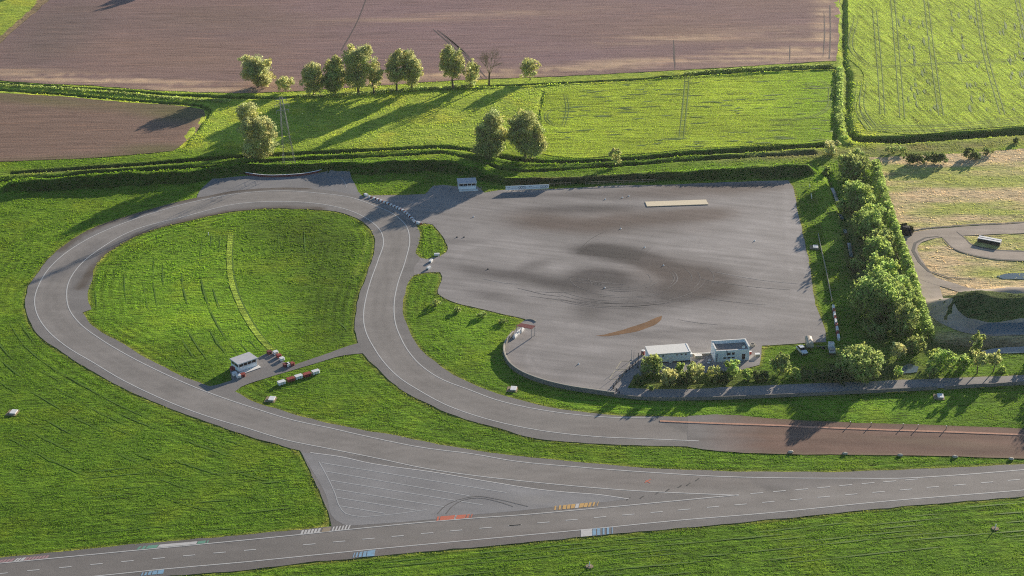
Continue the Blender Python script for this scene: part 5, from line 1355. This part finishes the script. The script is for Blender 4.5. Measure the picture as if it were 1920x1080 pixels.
simple('drum', 'white topped dark red drum left of the long white building', 'drum', 1205.5, 665, [('drum_body', MB().tube((0, 0, 0), (0, 0, 1.25), .5, .5, 12), 'darkred'), ('lid', MB().tube((0, 0, 1.255), (0, 0, 1.4), .53, .5, 12), 'whiteb')], 0, None, .05)
simple('storage_box', 'cream storage box between the two buildings', 'box', 1309, 671, [('box_body', MB().box((0, 0, .4), (2.0, 1.2, .8)), 'creamt'), ('lid', MB().box((0, 0, .86), (2.1, 1.3, .1), bev=.03), 'roofw')], R(4), None, .05)
simple('storage_box', 'white storage box right of the flat roofed building', 'box', 1420, 668, [('box_body', MB().box((0, 0, .35), (1.25, .95, .7)), 'conc'), ('lid', MB().box((0, 0, .76), (1.35, 1.05, .1), bev=.03), 'whiteb')], R(4), None, .05)
simple('waste_bin', 'red and white bin against the right wall of the flat roofed building', 'bin', 1407, 664, [('bin_body', MB().box((0, 0, .4), (.5, .5, .8), top=(.6, .6)), 'redb'), ('lid', MB().box((0, 0, .84), (.64, .64, .08), bev=.02), 'whiteb')], 0, None, .05)
simple('well_ring', 'pale concrete ring right of the flat roofed building', 'well ring', 1411, 648, [('ring', MB().tube((0, 0, 0), (0, 0, .55), .8, .8, 14), 'conc'), ('opening', MB().tube((0, 0, .55), (0, 0, .58), .5, .5, 12), 'dark')], 0, None, .05)
for x, y, lb in ((1330, 677.5, 'upper one of two pale blocks left of the flat roofed building'), (1329, 682, 'lower one of two pale blocks left of the flat roofed building')):
    simple('paver_block', lb, 'block', x, y, [('block', MB().box((0, 0, .2), (.8, .5, .4), bev=.04), 'whiteb'), ('base', MB().box((0, 0, .03), (.95, .65, .06)), 'dark')], 0, None, .05)

# dark red canopy on posts
c = [at(967, 611, 3.1), at(977, 606, 3.1), at(1004, 611, 3.1), at(997, 617, 3.1)]
cx, cy = sum(p[0] for p in c)/4, sum(p[1] for p in c)/4
t = thing('canopy', 'dark red flat canopy on thin posts by the curved wall', 'canopy', (cx, cy, .045))
V = [(p[0]-cx, p[1]-cy, z) for z in (3.0, 3.1) for p in c]
MB().add(V, [(3, 2, 1, 0), (4, 5, 6, 7), (0, 1, 5, 4), (1, 2, 6, 5), (2, 3, 7, 6), (3, 0, 4, 7)]).build('roof', M['darkred'], t)
for p in c: MB().tube(((p[0]-cx)*.93, (p[1]-cy)*.93, 0), ((p[0]-cx)*.93, (p[1]-cy)*.93, 2.995), .09, .09, 6).build('post', M['steel'], t)
wall_along('kerb', 'short curved kerb behind the dark red canopy', 'kerb', [(985, 600), (994, 599), (1001, 601), (1005, 604)], .3, .3, M['conc'])

# ------------------------------------------------------------------ vehicles
def wheel(parent, x, y, r=.33, w=.22):
    o = MB().tube((x, y-w/2, r), (x, y+w/2, r), r, r, 14).build('wheel', M['tyre'], parent)
    MB().tube((x, y-w/2-.012, r), (x, y+w/2+.012, r), r*.6, r*.6, 10).build('rim', M['steel'], o)
a, b = at(1497, 653), at(1510, 667)
t = thing('parked_car', 'white car parked on the grass left of the covered trailer', 'car', ((a[0]+b[0])/2, (a[1]+b[1])/2, 0), math.atan2(b[1]-a[1], b[0]-a[0]))
body = [(-2.15, .35), (2.2, .35), (2.25, .62), (2.15, .82), (1.2, .98), (-2.0, 1.02), (-2.2, .8)]
MB().prism(body, -.86, .86).build('body', M['carw'], t)
cab = MB().box((-.55, 0, 1.27), (2.6, 1.6, .5), top=(1.6, 1.35)).build('cabin', M['glass'], t)
MB().box((-.6, 0, 1.54), (1.62, 1.36, .06), bev=.02).build('roof', M['carw'], cab)
for x in (-1.35, 1.4):
    for y in (-.78, .78): wheel(t, x, y)
for y in (-.6, .6): MB().box((2.21, y, .7), (.08, .34, .16)).build('headlight', M['steel'], t)
MB().box((2.24, 0, .48), (.08, 1.6, .16)).build('bumper', M['dark'], t)
# covered trailer
a, b = at(1518.5, 655), at(1515, 641)
t = thing('covered_trailer', 'rounded cream covered trailer between the white car and the truck', 'trailer', ((a[0]+b[0])/2, (a[1]+b[1])/2, 0), math.atan2(b[1]-a[1], b[0]-a[0]))
arc = [(1.0*math.cos(math.pi*k/8), 1.45+.62*math.sin(math.pi*k/8)) for k in range(9)]
sec = [(1.0, .6)]+arc+[(-1.0, .6)]
n = len(sec)
V = [(-2.3, p[0], p[1]) for p in sec]+[(2.3, p[0], p[1]) for p in sec]
MB().add(V, [tuple(range(n)), tuple(range(2*n-1, n-1, -1))]+[(i, n+i, n+(i+1) % n, (i+1) % n) for i in range(n)]).build('cover', M['creamt'], t)
MB().box((0, 0, .52), (4.7, 1.9, .14)).build('chassis', M['dark'], t)
for x in (-.5, .5):
    for y in (-.9, .9): wheel(t, x, y, .34, .2)
MB().tube((-2.3, 0, .5), (-3.3, 0, .45), .06, .05, 6).build('drawbar', M['dark'], t)
# flatbed truck
a, b = at(1561, 668), at(1557, 649)
t = thing('flatbed_truck', 'old white open backed truck parked by the big pale tree', 'truck', ((a[0]+b[0])/2, (a[1]+b[1])/2, 0), math.atan2(b[1]-a[1], b[0]-a[0]))
cabm = MB().box((1.5, 0, 1.25), (1.7, 1.8, 1.5), top=(1.35, 1.6), bev=.08).build('cab', M['carw'], t)
MB().box((2.28, 0, 1.5), (.16, 1.45, .55)).build('windscreen', M['glass'], cabm)
MB().box((1.55, 0, 2.02), (1.0, 1.2, .06)).build('roof_panel', M['steel'], cabm)
MB().box((-1.1, 0, .78), (3.3, 1.8, .12)).build('bed', M['steel'], t)
sd = MB(); sd.box((-1.1, .88, 1.05), (3.3, .06, .4)); sd.box((-1.1, -.88, 1.05), (3.3, .06, .4)); sd.box((-2.73, 0, 1.05), (.06, 1.7, .4)); sd.build('side_board', M['carw'], t)
MB().box((-.6, .1, 1.05), (1.2, 1.2, .4), bev=.06).build('load', M['stone'], t)
MB().box((0, 0, .55), (5.0, .8, .2)).build('chassis', M['dark'], t)
for x in (1.5, -1.8):
    for y in (-.8, .8): wheel(t, x, y, .38, .26)
# junk near trailer
simple('rubble_pile', 'pile of pale planks and rubble between trailer and truck', 'pile', 1541, 652, [('plank', MB().box((0, .3, .25), (3.0, .3, .15), R(12)).box((-1, .2, .42), (1.2, .35, .15), R(-15)), 'wood'), ('lump', MB().box((.3, -.6, .25), (1.0, .8, .5), top=(.5, .4)), 'black')])

# motocross bits
t = thing('loading_ramp', 'long white planked trestle on the motocross ground', 'trestle', (*at(1855, 455), 0), angle((1834, 449), (1876, 457)))
for y in (-.75, .75): MB().box((0, y, 1.3), (7.4, 1.0, .14), bev=.03).build('plank', M['whiteb'], t)
MB().box((0, 0, .62), (7.0, 2.2, 1.2)).build('trestle_base', M['dark'], t)
for x in (-3.6, 3.6): MB().box((x, 0, .6), (.15, 2.3, 1.2)).build('support', M['conc'], t)
X, Y = at(1697, 437)
V, F, C, Cs = crown_data(4.2, 5.6, .2, 'dark', 1.2, [(0, 0, .4, 1, .95)], 0, .4)
t = thing('brushwood_heap', 'charred black heap at the bend of the motocross track', 'heap', (X, Y, 0))
n = 14; V2 = []
for k in range(5):
    for j in range(n):
        a = 2*math.pi*j/n; rr = 2.6*math.cos(k/5*1.5)*(1+random.uniform(-.12, .12)); V2.append((rr*math.cos(a), rr*math.sin(a), 2.6*math.sin(k/5*1.5)))
MB().add(V2, [(k*n+j, k*n+(j+1) % n, (k+1)*n+(j+1) % n, (k+1)*n+j) for k in range(4) for j in range(n)]+[tuple(4*n+j for j in range(n))]).build('heap_core', M['black'], t)
link('twigs', np_mesh('twigs', V*np.array([1, 1, .75]), F, C*.18), M['leaf'], t)
# signs by the fence
for x, y, lb in ((1518, 353, 'small pale sign panel at the far end of the right fence'), (1521, 372, 'longer pale sign panel at the right edge of the yard')):
    simple('sign_panel', lb, 'sign', x, y, [('panel', MB().box((0, 0, .9), (2.0 if y < 360 else 3.6, .08, .8)), 'whiteb'), ('post', MB().box((-.7, .08, .5), (.1, .1, 1.0)).box((.7, .08, .5), (.1, .1, 1.0)), 'wood')], angle((1516, 345), (1523, 380)))

# lattice pylon
X, Y = at(543, 312)
Hp = hm(127, 312)
t = thing('pylon', 'thin grey lattice pylon standing on the bank', 'pylon', (X, Y, .3), R(18))
lv = [0, .16, .3, .43, .55, .66, .76, .85, .93, 1.0]
bw = 1.9
wd = lambda f: bw*(1-f)**1.0*.92+.35
legs, br, upl = MB(), MB(), MB()
cor = [(-1, -1), (1, -1), (1, 1), (-1, 1)]
lean = Vector((-1.6, 0, 0))
pt = lambda f, k: Vector((cor[k][0]*wd(f), cor[k][1]*wd(f), f*Hp))+lean*f
for i in range(len(lv)-1):
    for k in range(4):
        (legs if i < 4 else upl).tube(pt(lv[i], k), pt(lv[i+1], k), .07 if i < 4 else .13, .06 if i < 4 else .12, 4)
        br.tube(pt(lv[i], k), pt(lv[i+1], (k+1) % 4), .028, .028, 4); br.tube(pt(lv[i+1], k), pt(lv[i], (k+1) % 4), .028, .028, 4)
        br.tube(pt(lv[i+1], k), pt(lv[i+1], (k+1) % 4), .028, .028, 4)
legs.build('leg', M['steeld'], t); upl.build('mast_head', M['steel'], t); br.build('bracing', M['steeld'], t)
for f, w in ((.80, 2.3), (.88, 2.6), (.96, 1.9)):
    z = f*Hp; x0 = lean.x*f
    am = MB(); am.tube((x0-w, 0, z+.2), (x0+w, 0, z+.2), .1, .1, 5); am.tube((x0-w, 0, z+.2), (x0, .2, z+.9), .06, .06, 4); am.tube((x0+w, 0, z+.2), (x0, .2, z+.9), .06, .06, 4)
    arm = am.build('cross_arm', M['steel'], t)
    for s in (-1, 1): MB().tube((x0+s*w*.95, 0, z+.1), (x0+s*w*.95, 0, z-.8), .1, .12, 6).build('insulator', M['conc'], arm)
MB().box((0, 0, -.1), (5, 5, .3)).build('footing', M['earth'], t)

# ------------------------------------------------------------------ light, sky, camera
w = bpy.data.worlds.new('World'); scene.world = w; w.use_nodes = True
nt = w.node_tree; bg = nt.nodes['Background']
sky = nt.nodes.new('ShaderNodeTexSky'); sky.sky_type = 'NISHITA'; sky.sun_disc = False
sky.sun_elevation = SUN_EL; sky.sun_rotation = SUN_AZ; sky.altitude = 200; sky.air_density = 1.0; sky.dust_density = .4; sky.ozone_density = 2.6
nt.links.new(sky.outputs[0], bg.inputs['Color']); bg.inputs['Strength'].default_value = .125
sl = bpy.data.lights.new('sun', 'SUN'); sl.energy = 8.0; sl.angle = R(.5); sl.color = (1.0, .87, .70)
so = bpy.data.objects.new('sun', sl); COL.objects.link(so)
so.rotation_euler = SUN_DIR.to_track_quat('Z', 'Y').to_euler()
hm_, hnt, _, _ = new_mat('summer_haze')
vs_ = node(hnt, 'ShaderNodeVolumeScatter'); vs_.inputs['Density'].default_value = 3.0e-5; vs_.inputs['Anisotropy'].default_value = .35
vs_.inputs['Color'].default_value = (.86, .93, 1.0, 1)
ho_ = node(hnt, 'ShaderNodeOutputMaterial'); hnt.links.new(vs_.outputs[0], ho_.inputs['Volume'])
hz = MB().box((0, 900, 140), (3200, 3600, 320)).build('haze', hm_); tag(hz, kind='structure')
cam = bpy.data.cameras.new('camera'); co = bpy.data.objects.new('camera', cam); COL.objects.link(co)
cam.sensor_width = 36; cam.lens = FPX/1920*36; cam.clip_start = 1; cam.clip_end = 20000
co.location = (0, 0, CAMH); co.rotation_euler = (R(90)-PITCH, 0, 0)
scene.camera = co
scene.view_settings.view_transform = 'Standard'; scene.view_settings.look = 'None'
scene.view_settings.exposure = 0; scene.view_settings.gamma = 1
try:
    scene.cycles.max_bounces = 10; scene.cycles.diffuse_bounces = 8; scene.cycles.transmission_bounces = 8; scene.cycles.volume_bounces = 0; scene.cycles.sample_clamp_indirect = 6.0; scene.cycles.sample_clamp_direct = 4.0; scene.cycles.use_denoising = False; scene.cycles.pixel_filter_type = 'BLACKMAN_HARRIS'; scene.cycles.filter_width = 1.05
except Exception: pass
